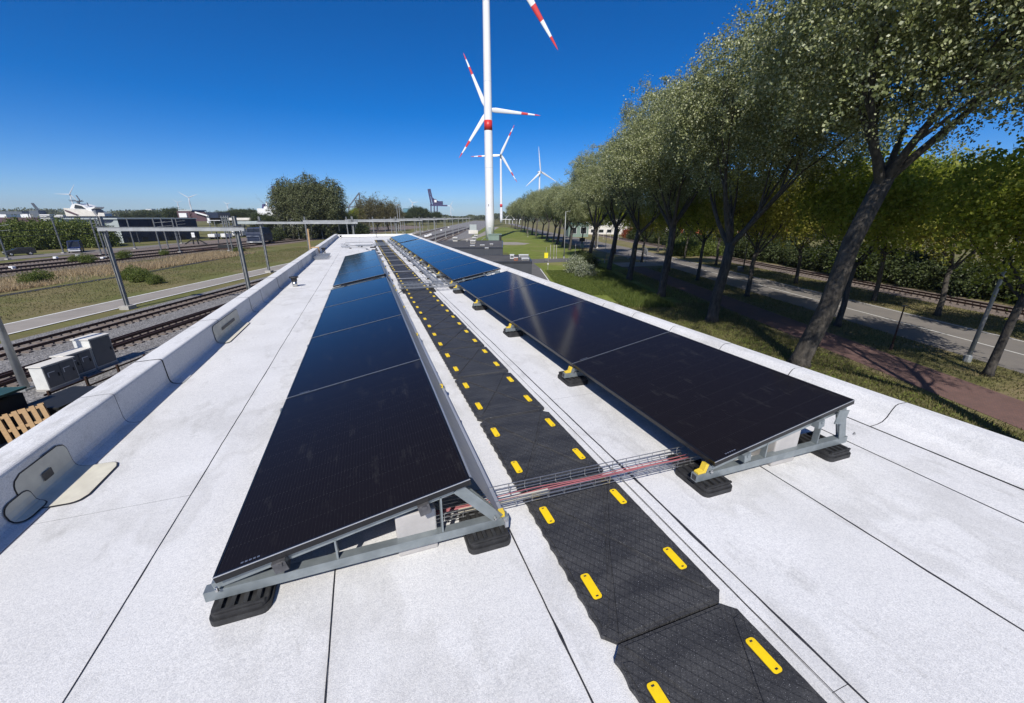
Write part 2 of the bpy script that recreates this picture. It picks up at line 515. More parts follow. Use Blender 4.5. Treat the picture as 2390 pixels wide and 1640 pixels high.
# ------------------------------------------------------------------ the setting
def sheet(name, poly, z, m):
    """flat ground sheet, poly in site coordinates"""
    mb = MB()
    mb.add([W(t, s, z) for t, s in poly], [tuple(range(len(poly)))])
    o = mb.build(name, m)
    # make it face up
    if o.data.polygons[0].normal.z < 0: o.data.flip_normals()
    return tag(o, kind='structure')


sheet('ground', [(-4200, -300), (4200, -300), (4200, 4300), (-4200, 4300)], G - 0.02, M['grass'])
FAR = 900
sheet('lawn', [(3.2, 54), (16.5, 6), (18.9, 6), (18.9, 240), (4, 320), (-14, 320), (-13, 92), (1.0, 92)], G, M['lawn'])
sheet('ballast_bed', [(-31.6, -30), (-17.6, -30), (-17.0, 128), (-13, 160), (-18, FAR), (-62, FAR), (-45, 240), (-33.5, 130), (-31.6, 70)], G + 0.02, M['ballast'])
bp = sheet('bike_path', [(-37.0, -20), (-33.6, -20), (-33.6, 120), (-45.5, 240), (-48.9, 240), (-37.0, 120)], G + 0.024, M['pathconc'])
for t0 in (-37.05, -33.75):
    m_ = MB().add([W(t, s, G + 0.03) for t, s in ((t0, -20), (t0 + 0.24, -20), (t0 + 0.24, 120), (t0, 120))], [(0, 1, 2, 3)]).build('edge_line', M['paint'], bp)
sheet('ditch_shadow', [(-50.6, 25), (-49.6, 25), (-51.2, 60), (-55.2, 92), (-56.4, 92), (-52.2, 60)], G + 0.006, M['underlay'])  # flat near-black strip painting the shadow inside the ditch
sheet('yard_ballast', [(-86, -10), (-68, 20), (-66, 60), (-60, 330), (-100, 420), (-100, 130), (-86, 70)], G + 0.014, M['rustballast'])
sheet('yard_road', [(-99, 0), (-91.5, 0), (-91.5, 105), (-99, 140)], G + 0.03, M['asphalt'])
sheet('service_road', [(-14, 40), (5.8, 40), (5.8, 62), (5.2, 70), (18, 74), (18, 80), (2.5, 76), (-14, 72)], G + 0.012, M['asphaltdark'])
mb = MB()
mb.add([W(t, s, G + 0.018) for t, s in ((5.62, 40), (5.74, 40), (5.74, 62), (5.62, 62))], [(0, 1, 2, 3)])
mb.build('edge_line', M['paint'], bpy.data.objects['service_road'])
sheet('turbine_path', [(-16, 122), (-12.5, 122), (-7, 190), (-3, 330), (-8, 330), (-11, 190)], G + 0.010, M['pathconc'])
sheet('turbine_yard', [(-9, 118), (6, 118), (8, 124), (4, 131), (-9, 131)], G + 0.008, M['pathconc'])
sheet('verge', [(18.9, 2), (46, 2), (46, 420), (18.9, 420)], G + 0.005, M['verge'])
rd = sheet('road', [(26.4, -5), (33.5, -5), (33.5, 86), (31, 130), (24, 230), (12, 520), (4, 520), (17, 230), (18.5, 130), (22, 100), (26.4, 66)], G + 0.016, M['asphalt'])
for t0, w, s0, s1 in ((29.95, 0.12, -5, 100), (33.15, 0.11, -5, 84)):
    MB().add([W(t, s, G + 0.022) for t, s in ((t0, s0), (t0 + w, s0), (t0 + w, s1), (t0, s1))], [(0, 1, 2, 3)]).build('centre_line' if t0 < 31 else 'edge_line', M['paint'], rd)
fp = MB()
fp.add([(19.4, -4, 0), (22.4, -4, 0), (22.4, 64, 0), (19.4, 64, 0)], [(0, 1, 2, 3)])
o = fp.build('brick_footpath', M['brickpath'])
o.location = (0, 0, G + 0.020); o.rotation_euler = (0, 0, -A)
tag(o, kind='structure')
sheet('side_street', [(18.9, 64), (26.4, 66), (26.4, 72), (18.9, 70)], G + 0.021, M['pathconc'])
sheet('tram_bed', [(39.8, -2), (45.2, -2), (45.2, 330), (39.8, 330)], G + 0.014, M['rustballast'])


# ------------------------------------------------------------------ railway tracks
def track(label, t0, t1, s0, s1, group, rustbed=True, extra=False):
    """one track, sleepers and two rails in site coordinates"""
    e = thing('railway_track', label, 'track', (0, 0, 0), -A, group)
    L = s1 - s0
    def tt(s): return t0 + (t1 - t0) * (s - s0) / L
    mb = MB()
    s = s0
    while s < min(s1, s0 + 190):
        mb.box((tt(s), s, G + 0.055), (2.5, 0.24, 0.10))
        s += 0.62
    o = mb.build('sleepers', M['sleeper'], e)
    tag(o, kind='stuff')
    offs = (-0.72, 0.72) if not extra else (-0.72, 0.72, -0.42, 0.42)
    for k in offs:
        r = MB()
        prof = [(-0.07, 0.10), (0.07, 0.10), (0.02, 0.14), (0.02, 0.22), (0.04, 0.23), (0.04, 0.26), (-0.04, 0.26), (-0.04, 0.23), (-0.02, 0.22), (-0.02, 0.14)]
        a = [(tt(s0) + k + x, s0, G + z) for x, z in prof]
        b = [(tt(s1) + k + x, s1, G + z) for x, z in prof]
        n_ = len(prof)
        r.add(a + b, [(i, (i + 1) % n_, n_ + (i + 1) % n_, n_ + i) for i in range(n_)])
        r.build('rail' if abs(k) > 0.6 else 'check_rail', M['rail'], e)
    return e


track('rusty railway track closest to the cycle path', -28.9, -29.4, -25, 330, 'tracks in the grey ballast')
track('double-railed track right behind the grey cabinets', -24.1, -23.9, -25, 330, 'tracks in the grey ballast', extra=True)
track('track curving out from behind the far end of the white roof', -19.2, -24.6, 90, 330, 'tracks in the grey ballast')
track('left outer track in the far ballast field', -36.0, -44.0, 150, 330, 'tracks in the grey ballast')
track('yard track nearest the dry reeds', -72.5, -64.0, 0, 260, 'tracks in the far yard')
track('middle yard track beyond the reeds', -77.5, -69.5, 0, 260, 'tracks in the far yard')
track('yard track closest to the dark blue warehouse', -84.0, -78.0, 0, 260, 'tracks in the far yard')
track('single tram track between the road trees and the dark hedge', 42.4, 42.4, 0, 300, 'tram track')

# ------------------------------------------------------------------ the flat-roofed building
Y0, Y1 = -3.2, 36.0
bld = thing('flat_roof_building', 'long flat-roofed building with white felt roof under the solar panels', 'building', (0, 0, 0))
w_ = MB()
w_.b2((-2.12, Y0, G), (3.93, Y1 + 0.25, -0.03))
w_.build('outer_wall', M['wallgrey'], bld)
deck = MB().b2((-2.10, Y0 + 0.02, -0.028), (3.91, Y1 + 0.2, -0.005)).build('roof_deck', M['underlay'], bld)
strips = [(-1.84, -1.13, 2.49, 4.39), (-1.13, -0.29, 4.71, 5.4), (-0.29, 0.56, 3.6, 5.8), (0.56, 1.357, 5.05, 5.6), (1.357, 1.44, 0.5, 40),
          (1.44, 2.30, 2.95, 6.1), (2.30, 3.18, 6.3, 7.4), (3.18, 3.578, 1.96, 5.3)]
for i, (xa, xb, off, pit) in enumerate(strips):
    ys = [Y0 + 0.03]
    k = math.ceil((Y0 + 0.4 - off) / pit)
    while off + k * pit < Y1 - 0.3:
        ys.append(off + k * pit)
        k += 1
    ys.append(Y1)
    for ya, yb in zip(ys[:-1], ys[1:]):
        g = 0.0013
        mb = MB()
        # gently wavy top
        nx, ny = 3, max(2, int((yb - ya) / 0.45))
        vs = []
        for jy in range(ny + 1):
            for jx in range(nx + 1):
                x = xa + g + (xb - xa - 2 * g) * jx / nx
                y = ya + g * 0.8 + (yb - ya - 1.6 * g) * jy / ny
                z = 0.0 if jx in (0, nx) or jy in (0, ny) else rnd.uniform(0.0, 0.004)
                if jx in (0, nx) and 0 < jy < ny: x += rnd.uniform(-1, 1) * 0.0014
                vs.append((x, y, z))
        fs = [(jy * (nx + 1) + jx, jy * (nx + 1) + jx + 1, (jy + 1) * (nx + 1) + jx + 1, (jy + 1) * (nx + 1) + jx) for jy in range(ny) for jx in range(nx)]
        mb.add(vs, fs)
        mb.build('membrane_sheet', M['felt'], deck, smooth=True)


def bead(x, y0, y1, w0, seed, step=0.06, along=True, fat=()):
    """irregular bitumen bead squeezed out of a seam"""
    r_ = random.Random(seed)
    mb = MB()
    pts, n_ = [], int((y1 - y0) / step)
    w = w0
    c = 0
    for i in range(n_ + 1):
        y = y0 + (y1 - y0) * i / n_
        w = max(0.25 * w0, min(1.6 * w0, w + r_.uniform(-0.35, 0.35) * w0))
        ww = w
        for fy, fl in fat:
            if abs(y - fy) < fl: ww += w0 * 1.6 * (1 - abs(y - fy) / fl)
        c = max(-0.004, min(0.004, c + r_.uniform(-0.0015, 0.0015)))
        pts.append((y, x + c - ww / 2, x + c + ww / 2))
    vs = []
    for y, a, b in pts:
        vs += [(a, y, 0.0018), (b, y, 0.0018), ((a * 0.7 + b * 0.3), y, 0.005), ((a * 0.3 + b * 0.7), y, 0.005)]
    fs = []
    for i in range(n_):
        p, q = i * 4, i * 4 + 4
        fs += [(p, p + 2, q + 2, q), (p + 2, p + 3, q + 3, q + 2), (p + 3, p + 1, q + 1, q + 3)]
    mb.add(vs, fs)
    return mb.build('bitumen_bead', M['bitumen'], deck)


bead(0.56, Y0 + 0.1, 9.0, 0.0055, 3, fat=((1.0, 0.08), (2.4, 0.15)))
bead(1.44, Y0 + 0.1, 30, 0.0072, 4, fat=((0.7, 0.3), (1.25, 0.2), (1.8, 0.2)))
bead(1.357, Y0 + 0.1, 30, 0.0036, 5)
bead(2.30, Y0 + 0.1, 8.5, 0.0038, 6, fat=((0.7, 0.25), (1.0, 0.12)))
bead(3.18, Y0 + 0.1, 12, 0.0032, 8)
bead(-0.29, Y0 + 0.1, 8.0, 0.0036, 9, fat=((1.05, 0.12),))
bead(-1.13, Y0 + 0.1, 20, 0.0026, 10, fat=((4.55, 0.10),))

parL = MB().b2((-2.135, Y0, -0.02), (-1.985, Y1 + 0.1, 0.24)).build('parapet', M['underlay'], bld)
parR = MB().b2((3.85, Y0, -0.02), (3.945, Y1 + 0.1, 0.125)).build('parapet', M['underlay'], bld)
parB = MB().b2((-2.135, Y1 + 0.105, -0.02), (3.945, Y1 + 0.22, 0.19)).build('parapet', M['underlay'], bld)
PL = [(-2.162, -0.05), (-2.162, 0.252), (-2.155, 0.264), (-2.02, 0.270), (-1.970, 0.2695), (-1.957, 0.266), (-1.950, 0.260), (-1.946, 0.248), (-1.938, 0.070), (-1.930, 0.034), (-1.914, 0.016), (-1.885, 0.007), (-1.838, 0.0045)]
PR = [(3.580, 0.0045), (3.66, 0.008), (3.715, 0.020), (3.755, 0.05), (3.80, 0.118), (3.825, 0.143), (3.855, 0.152), (3.955, 0.150), (3.962, 0.14), (3.962, -0.05)]


def parapet_wraps(prof, y_first, pitch, parent, seed):
    r_ = random.Random(seed)
    k = math.ceil((Y0 - y_first) / pitch)
    y = y_first + k * pitch
    yy = [Y0 + 0.02]
    while y < Y1 - 0.2:
        if y > Y0 + 0.15: yy.append(y)
        y += pitch
    yy.append(Y1 + 0.0)
    for a, b in zip(yy[:-1], yy[1:]):
        j = r_.uniform(-0.004, 0.004)
        p = [(x + j, z + j * 0.6) for x, z in prof]
        g = 0.0035
        o = MB().extr(p, a + g, b - g).build('parapet_wrap', M['felt'], parent)


parapet_wraps(PL, 2.86, 0.83, parL, 1)
parapet_wraps(PR, 1.66, 0.845, parR, 2)
MB().add([(-2.16, Y1 + 0.3, -0.05), (3.96, Y1 + 0.3, -0.05), (3.96, Y1 + 0.29, 0.21), (-2.16, Y1 + 0.29, 0.21), (-2.16, Y1 + 0.12, 0.215), (3.96, Y1 + 0.12, 0.215), (3.9, Y1, 0.02), (-2.1, Y1, 0.02)],
         [(0, 1, 2, 3), (3, 2, 5, 4), (4, 5, 6, 7)]).build('parapet_wrap', M['felt'], parB)
MB().b2((-2.185, Y0, -0.16), (-2.166, Y1 + 0.3, 0.236)).build('edge_trim', M['trim'], bld)
MB().b2((3.966, Y0, -0.16), (3.990, Y1 + 0.3, 0.138)).build('edge_trim', M['trim'], bld)


def patch(prof_lo, prof_hi, y0, y1, m, off, name, parent, round_=0.05):
    """felt patch that follows the left parapet profile, from path length lo to hi along it"""
    P = [Vector((x, z)) for x, z in PL[::-1]]
    P = [Vector((-1.60, 0.0045))] + P
    cum = [0]
    for a, b in zip(P[:-1], P[1:]): cum.append(cum[-1] + (b - a).length)
    def at(u):
        for i in range(len(P) - 1):
            if u <= cum[i + 1] or i == len(P) - 2:
                k = (u - cum[i]) / (cum[i + 1] - cum[i])
                d = (P[i + 1] - P[i]).normalized()
                nn = Vector((-d.y, d.x))
                if nn.y < 0 and abs(nn.y) > abs(nn.x): nn = -nn
                if nn.x < 0 and abs(nn.x) >= abs(nn.y): nn = -nn
                return P[i].lerp(P[i + 1], k) + nn * off
    N = 22
    vs, fs = [], []
    for i in range(N + 1):
        u = prof_lo + (prof_hi - prof_lo) * i / N
        e = min(u - prof_lo, prof_hi - u)
        ins = 0 if e > round_ else round_ - math.sqrt(max(0, round_ ** 2 - (round_ - e) ** 2))
        q = at(u)
        for y in (y0 + ins, y1 - ins): vs.append((q.x, y, q.y))
    for i in range(N): fs.append((2 * i, 2 * i + 1, 2 * i + 3, 2 * i + 2))
    return MB().add(vs, fs).build(name, m, parent)


patch(0.085, 0.52, 2.62, 3.06, M['bitumen'], 0.0035, 'drain_patch_edge', parL, 0.07)
patch(0.092, 0.513, 2.627, 3.053, M['cream'], 0.006, 'drain_patch', parL, 0.065)
patch(0.26, 0.425, 2.50, 2.70, M['bitumen'], 0.0075, 'drain_patch_edge', parL, 0.05)
patch(0.267, 0.418, 2.507, 2.693, M['cream'], 0.010, 'drain_patch', parL, 0.045)
patch(0.385, 0.435, 2.80, 2.88, M['bitumen'], 0.012, 'drain_hole_shade', parL, 0.005)  # dark surface patch painting the shade in the drain hole
patch(0.19, 0.545, 5.90, 7.05, M['bitumen'], 0.0035, 'drain_patch_edge', parL, 0.06)
patch(0.197, 0.538, 5.91, 7.04, M['cream'], 0.006, 'drain_patch', parL, 0.055)
patch(0.415, 0.455, 6.20, 6.80, M['bitumen'], 0.012, 'drain_hole_shade', parL, 0.005)  # long dark patch, again painted shade of a hole

# ------------------------------------------------------------------ walkway tiles
TX0, TX1, TL = 0.70, 1.29, 0.93
def tile_outline(inset=0.0):
    w, l, c = TX1 - TX0, TL, 0.045
    pts = []
    n_ = 9
    i_ = inset
    pts += [(c, 0.004 + i_), (w - c, 0.004 + i_), (w - 0.012, c * 0.8)]
    for k in range(n_ * 4 + 1):
        y = c + (l - 2 * c) * k / (n_ * 4)
        pts.append((w - i_ - 0.0012 * abs(math.sin(math.pi * k / 4)), y))
    pts += [(w - 0.012, l - c * 0.8), (w - c, l - 0.004 - i_), (c, l - 0.004 - i_), (0.012, l - c * 0.8)]
    for k in range(n_ * 4 + 1):
        y = l - c - (l - 2 * c) * k / (n_ * 4)
        pts.append((i_ + 0.0075 * abs(math.sin(math.pi * k / 4)), y))
    pts += [(0.012, c * 0.8)]
    return pts


def rounded(x0, y0, x1, y1, r, n_=4):
    pts = []
    for cx, cy, a0 in ((x1 - r, y1 - r, 0), (x0 + r, y1 - r, 90), (x0 + r, y0 + r, 180), (x1 - r, y0 + r, 270)):
        for k in range(n_ + 1):
            a = R(a0 + 90 * k / n_)
            pts.append((cx + r * math.cos(a), cy + r * math.sin(a)))
    return pts


tile_base = MB().prism(tile_outline(), 0.008, 0.027).mesh('mat_base', M['walk'])
w_, l_ = TX1 - TX0, TL
g_ = 0.0062
cxy = Vector((w_ / 2, l_ / 2))
plates = []
cn = [Vector((0.05, 0.012)), Vector((w_ - 0.05, 0.012)), Vector((w_ - 0.05, l_ - 0.012)), Vector((0.05, l_ - 0.012))]
sd_ = [Vector((0.018, 0.055)), Vector((w_ - 0.018, 0.055)), Vector((w_ - 0.018, l_ - 0.055)), Vector((0.018, l_ - 0.055))]
polys = [[cn[0], cn[1], cxy], [cn[2], cn[3], cxy], [sd_[1], sd_[2], Vector((w_ - 0.05, l_ - 0.06)), cxy, Vector((w_ - 0.05, 0.06))], [sd_[3], sd_[0], Vector((0.05, 0.06)), cxy, Vector((0.05, l_ - 0.06))]]
for pl in polys:
    c_ = sum(pl, Vector((0, 0))) / len(pl)
    q = [p + (c_ - p).normalized() * g_ * 1.9 for p in pl]
    m_ = MB()
    nn = len(q)
    top = [p + (c_ - p).normalized() * 0.003 for p in q]
    m_.add([(p.x, p.y, 0.0268) for p in q] + [(p.x, p.y, 0.0325) for p in top], [tuple(range(nn, 2 * nn))] + [(i, (i + 1) % nn, nn + (i + 1) % nn, nn + i) for i in range(nn)])
    plates.append(m_.mesh('tread_plate', M['walk']))
strip_m = MB()
strip_m.prism(rounded(-0.021, -0.064, 0.021, 0.064, 0.012), 0.0322, 0.0362)
strip_mesh = strip_m.mesh('reflector_strip', M['yellow'])
slot_m = MB()
for sgn in (-1, 1): slot_m.box((0.0, sgn * 0.052, 0.0365), (0.012, 0.006, 0.0012))
slot_mesh = slot_m.mesh('slot', M['bitumen'])
seat_m = MB().prism(rounded(-0.026, -0.069, 0.026, 0.069, 0.015), 0.029, 0.0333).mesh('strip_seat', M['rubber'])
NT_ = 32
for k in range(-1, NT_):
    y = 0.88 + (k - 0) * TL
    nm = k + 1
    e = thing('walkway_mat', 'black rubber walkway mat with yellow strips, %s tile from the camera' % nth(nm), 'walkway mat', (TX0 + rnd.uniform(-0.004, 0.004), y + rnd.uniform(-0.002, 0.002), 0.0), R(rnd.uniform(-0.25, 0.25)), 'rubber walkway tiles down the roof')
    b_ = link('mat_base', tile_base, e)
    for pmesh in plates: link('tread_plate', pmesh, e)
    for sx_ in (0.07, 0.52):
        for sy_ in (0.245, 0.71):
            st_ = link('reflector_strip', strip_mesh, e, (sx_, sy_, 0))
            if k < 6:
                link('slot', slot_mesh, st_)
                link('strip_seat', seat_m, st_)
# supporting strips under the tiles so that they rest on the felt
foot_mesh = MB().b2((0.10, 0.03, 0.001), (0.16, TL - 0.03, 0.009)).b2((0.43, 0.03, 0.001), (0.49, TL - 0.03, 0.009)).mesh('underside_rib', M['rubber'])
for o in [o for o in bpy.data.objects if o.name.startswith('walkway_mat')]:
    link('underside_rib', foot_mesh, o)

# ------------------------------------------------------------------ solar panels and their frames
PW, PLN, TH = 1.120, 1.745, 0.032
TILT = math.asin(0.212 / PW)
fr = MB()
b_ = 0.011
for lo, hi in (((0, 0, -TH), (b_, PLN, 0.0)), ((PW - b_, 0, -TH), (PW, PLN, 0.0)), ((b_, 0, -TH), (PW - b_, b_, 0)), ((b_, PLN - b_, -TH), (PW - b_, PLN, 0))):
    fr.b2(lo, hi)
frame_mesh = fr.mesh('frame', M['frame'])
glass_mesh = MB().b2((b_, b_, -0.012), (PW - b_, PLN - b_, -0.0015)).mesh('cell_sheet', M['cells'])
box_mesh = MB().b2((PW * 0.8, PLN / 2 - 0.06, -0.03), (PW * 0.8 + 0.1, PLN / 2 + 0.06, -0.0125)).mesh('junction_box', M['rubber'])
glint = MB()
glint.b2((0.0, -0.0012, -0.0035), (PW, 0.0016, 0.0007))
glint_mesh = glint.mesh('edge_glint', M['alu'])  # bright strip painting the sunlit glint along the black front edge
sticker = MB()
for k in range(5): sticker.b2((0.10 + k * 0.016, 0.022, -0.0013), (0.111 + k * 0.016, 0.030, -0.0009))
sticker_mesh = sticker.mesh('label_marking', M['steel'])


def panel(x, y, z, label, group, yaw=0.0):
    e = thing('solar_panel', label, 'solar panel', (x, y, z), yaw, group)
    for nm, me in (('frame', frame_mesh), ('cell_sheet', glass_mesh), ('junction_box', box_mesh), ('label_marking', sticker_mesh), ('edge_glint', glint_mesh)):
        link(nm, me, e)
    e.rotation_euler = (0, -TILT, yaw)
    e.scale = (0.962 if x < 0.5 else 1.035, 1, 1)
    return e


# rubber foot: rounded block with ribbed hollow on top
fm = MB()
fm.prism(rounded(-0.10, -0.115, 0.10, 0.115, 0.03), 0.0, 0.030)
fm.prism(rounded(-0.093, -0.108, 0.093, 0.108, 0.028), 0.0302, 0.052)
for k in range(4): fm.b2((-0.07 + k * 0.042, -0.095, 0.0522), (-0.055 + k * 0.042, 0.095, 0.0685))
fm.b2((-0.085, -0.104, 0.0522), (0.085, -0.094, 0.063)); fm.b2((-0.085, 0.094, 0.0522), (0.085, 0.104, 0.063))
foot_me = fm.mesh('rubber_foot', M['rubber'])


def tube_rect(mb, p, q, w, h):
    mb.bar(p, q, w, h)


def support_meshes(kind):
    """left: low end at x=0, high end at 1.095 ; origin on roof below the low panel edge"""
    d = {}
    if kind == 'L': xa, xb = -0.055, 1.255
    else: xa, xb = -0.095, 1.225
    KX = 1.0 if kind == 'L' else 1.07
    d['base_rail'] = (MB().b2((xa, -0.022, 0.0695), (xb, 0.022, 0.1165)), M['galv'])
    # dark plate on the rail end, painting the shade inside an open tube
    d['mouth_shade'] = (MB().b2((xa - 0.001, -0.016, 0.0755), (xa + 0.002, 0.016, 0.1105)), M['bitumen'])
    d['tilt_rail'] = (MB().bar((-0.02, 0, 0.132), (1.02 * KX, 0, 0.345), 0.03, 0.032), M['galv'])
    if kind == 'L':
        d['strut'] = (MB().bar((1.000, -0.024, 0.352), (1.20, -0.024, 0.122), 0.006, 0.055, (1, 0, 0.6)).bar((1.005, 0.020, 0.348), (1.19, 0.020, 0.122), 0.006, 0.05, (1, 0, 0.6)), M['galv'])
    else:
        d['strut'] = (MB().bar((1.085, -0.020, 0.350), (1.165, -0.020, 0.118), 0.007, 0.062, (1, 0, 0.3)).bar((1.11, 0.02, 0.350), (1.20, 0.02, 0.118), 0.007, 0.055, (1, 0, 0.3)).bar((1.00, -0.045, 0.318), (1.10, -0.045, 0.300), 0.006, 0.10, (0, 0, 1)), M['galv'])
    c = MB()
    for x in (0.24, 0.84):
        z = 0.2 + x * 0.193
        c.bar((x, -0.060, z - 0.060), (x, 0.05, z - 0.060), 0.052, 0.052, (-0.2, 0, 1))
        c.box((x, -0.0625, z - 0.045), (0.02, 0.008, 0.016))
    d['purlin_end'] = (c, M['darksteel'] if kind == 'L' else M['galv'])
    b = MB()
    for x, z in ((0.24, 0.185), (0.84, 0.30), (1.18 * KX, 0.128), (0.0, 0.124)):
        b.lathe([(0.008, 0), (0.008, 0.012), (0.004, 0.013), (0.004, 0.02)], 6, (x, -0.034, z))
    d['bolt'] = (b, M['stainless'])
    y = MB()
    if kind == 'L':
        y.box((1.222, 0, 0.130), (0.026, 0.034, 0.026))
    else:
        y.add([(x + 0.088, yy, z) for yy in (-.017, .017) for x, z in ((-.172, .1175), (-.115, .1175), (-.098, .170), (-.120, .178), (-.134, .134), (-.172, .128))], [(0, 1, 2, 3, 4, 5), (11, 10, 9, 8, 7, 6)] + [(i, 6 + i, 6 + (i + 1) % 6, (i + 1) % 6) for i in range(6)])
    d['end_cap'] = (y, M['yellowcap'])
    m_ = MB()
    for x in (0.45, 0.92):
        m_.b2((x - 0.004, -0.019, 0.118), (x + 0.004, 0.019, 0.13 + 0.2 * x))
    d['web_plate'] = (m_, M['galv'])
    out = []
    for k, (a, b) in d.items():
        # one mesh per loose piece
        par = list(range(len(a.v)))
        def find(i):
            while par[i] != i: i = par[i]
            return i
        for f in a.f:
            r0_ = find(f[0])
            for j in f[1:]: par[find(j)] = r0_
        groups = {}
        for i in range(len(a.v)): groups.setdefault(find(i), []).append(i)
        for ids in groups.values():
            mp_ = {o_: i for i, o_ in enumerate(ids)}
            q = MB(); q.v = [a.v[i] for i in ids]; q.f = [tuple(mp_[i] for i in f) for f in a.f if f[0] in mp_]
            out.append((k, q.mesh(k, b)))
    return out


SUP = {k: support_meshes(k) for k in 'LR'}


def support(kind, x, y, label, group):
    e = thing('panel_support', label, 'panel support', (x, y, 0), 0, group)
    for nm, me in SUP[kind]: link(nm, me, e)
    for fx in ((0.07, 1.14) if kind == 'L' else (0.03, 1.09)):
        link('rubber_foot', foot_me, e, (fx, 0.045, 0.0005)).scale = (1.1, 1.2, 1.0)
    return e


# purlins running along each block under the panels
def purlins(x, y0, y1, row, which):
    for xo, side in ((0.24, 'low'), (0.84, 'high')):
        z = 0.2 + xo * 0.193
        mb = MB().bar((x + xo, y0, z - 0.060), (x + xo, y1, z - 0.060), 0.038, 0.040)
        tag(mb.build('purlin', M['galv']), 'galvanised purlin under the %s edge of the %s panels in the %s row' % (side, which, row), 'purlin', 'purlins under the solar panels')


rows = {
    'L': dict(x=-0.712, zl=0.200, blocks=[(1.543, 4), (9.08, 4)], name='left'),
    'R': dict(x=1.792, zl=0.200, blocks=[(1.483, 4), (9.06, 8), (23.75, 4)], name='right'),
}
bnames = ['near block', 'second block', 'far block']
defl_mesh = MB().add([(0, 0, 0), (0, 1.752, 0), (0.160, 1.752, -0.305), (0.160, 0, -0.305), (0.178, 0, -0.305), (0.178, 1.752, -0.305), (-0.012, 0, 0.006), (-0.012, 1.752, 0.006),
                      (0.0035, 0, -0.0015), (0.0035, 1.752, -0.0015)], [(0, 1, 2, 3), (3, 2, 5, 4), (6, 7, 1, 0)]).mesh('sheet', M['deflector'])
for rk, rw in rows.items():
    for bi, (ys, cnt) in enumerate(rw['blocks']):
        P_ = 1.762
        for k in range(cnt):
            y = ys + k * P_
            dx = 0.03 if (rk == 'R' and bi >= 1) else 0.0
            panel(rw['x'] + dx, y, rw['zl'], 'black solar panel, %s from the camera in the %s of the %s row' % (nth(k), bnames[bi], rw['name']), 'solar panels of the %s row' % rw['name'])
            if rk == 'L':
                e = thing('wind_deflector', 'grey wind deflector sheet behind the %s panel of the left row %s' % (nth(k), bnames[bi]), 'wind deflector', (rw['x'] + 1.066, y - 0.004, 0.412), 0, 'wind deflectors on the left row')
                link('sheet', defl_mesh, e)
                link('bottom_fold', MB().b2((0.163, 0.002, -0.342), (0.180, 1.75, -0.307)).mesh('bottom_fold', M['deflector']), e)
        for k in range(cnt + 1):
            y = ys + k * P_ - 0.008 + (0.05 if k == 0 else 0) - (0.05 if k == cnt else 0)
            dx = 0.03 if (rk == 'R' and bi >= 1) else 0.0
            support(rk, rw['x'] + dx, y, 'galvanised support frame, %s under the %s of the %s row' % (nth(k), bnames[bi], rw['name']), 'support frames under the %s row' % rw['name'])
        purlins(rw['x'] + (0.03 if (rk == 'R' and bi >= 1) else 0), ys + 0.07, ys + cnt * P_ - 0.06, rw['name'], bnames[bi])


def block(x0, y0, z0, dx, dy, dz, label):
    o = MB().b2((0, 0, 0), (dx, dy, dz)).build('ballast_block', M['concrete'], None, bevel=0.008, loc=(x0, y0, z0))
    tag(o, label, 'concrete block', 'concrete ballast blocks')


block(-0.005, 1.60, 0.001, 0.19, 0.30, 0.235, 'pale concrete ballast block under the nearest left panel')
block(2.36, 1.535, 0.001, 0.21, 0.30, 0.240, 'pale concrete ballast block under the nearest right panel')
for y_, lab in ((5.0, 'third'), (6.8, 'fourth')):
    block(2.42, y_, 0.001, 0.20, 0.30, 0.20, 'concrete ballast block under the %s panel of the right row' % lab)


# ------------------------------------------------------------------ wire cable trays
def wire_tray(L, wd, h, pitch=0.10, rw=0.0028, nb=3):
    lo, cr = MB(), MB()
    for i in range(nb + 2):
        y = wd * i / (nb + 1)
        lo.tube([(0, y, 0), (L, y, 0)], rw, 4)
    for y in (0, wd):
        for z in (h * 0.5, h): lo.tube([(0, y, z), (L, y, z)], rw, 4)
    k = 0.02
    while k < L:
        cr.tube([(k, 0, h), (k, 0, -0.004), (k, wd, -0.004), (k, wd, h)], rw * 0.95, 4)
        k += pitch
    return lo.mesh('long_wires', M['steel']), cr.mesh('cross_wires', M['steel'])


def tray(x, y, z, L, wd, h, label, rz=0.0, pitch=0.10, feet=(), rw=0.0028):
    e = thing('cable_tray', label, 'cable tray', (x, y, z), rz, 'wire cable trays on the roof')
    a, b = wire_tray(L, wd, h, pitch, rw)
    tag(link('long_wires', a, e), kind='stuff'); tag(link('cross_wires', b, e), kind='stuff')
    for f in feet:
        m = MB().prism(rounded(f - 0.05, -0.04, f + 0.05, wd + 0.04, 0.01), -z + 0.001, -z + 0.035)
        m.b2((f - 0.02, -0.01, -z + 0.036), (f + 0.02, wd + 0.01, -0.0075))
        m.build('tray_foot', M['rubber'], e)
    return e


tray(0.12, 1.70, 0.066, 1.73, 0.125, 0.045, 'wire cable tray bridging the walkway at the nearest panels', -0.018, 0.098, (0.30, 1.70))
for k, (dy, dz, r_) in enumerate(((0.045, 0.012, 0.0042), (0.060, 0.010, 0.0034), (0.074, 0.014, 0.0026))):
    pts = [(0.14 + i * 0.114, 1.70 + dy + 0.006 * math.sin(i * 1.1 + k) - i * 0.002, 0.066 + dz + 0.004 * math.sin(i * 0.7 + k * 2)) for i in range(16)]
    tag(MB().tube(pts, r_, 6).build('red_cable', M['redcable'], smooth=True), ['thick', 'middle', 'thinnest'][k] + ' red cable lying in the nearest wire tray', 'cable', 'red cables in the near tray')
tag(MB().bar((0.32, 1.735, 0.076), (0.84, 1.728, 0.076), 0.022, 0.010).build('cream_bar', M['creampaint']), 'cream plastic bar at the left end of the nearest wire tray', 'cable duct')
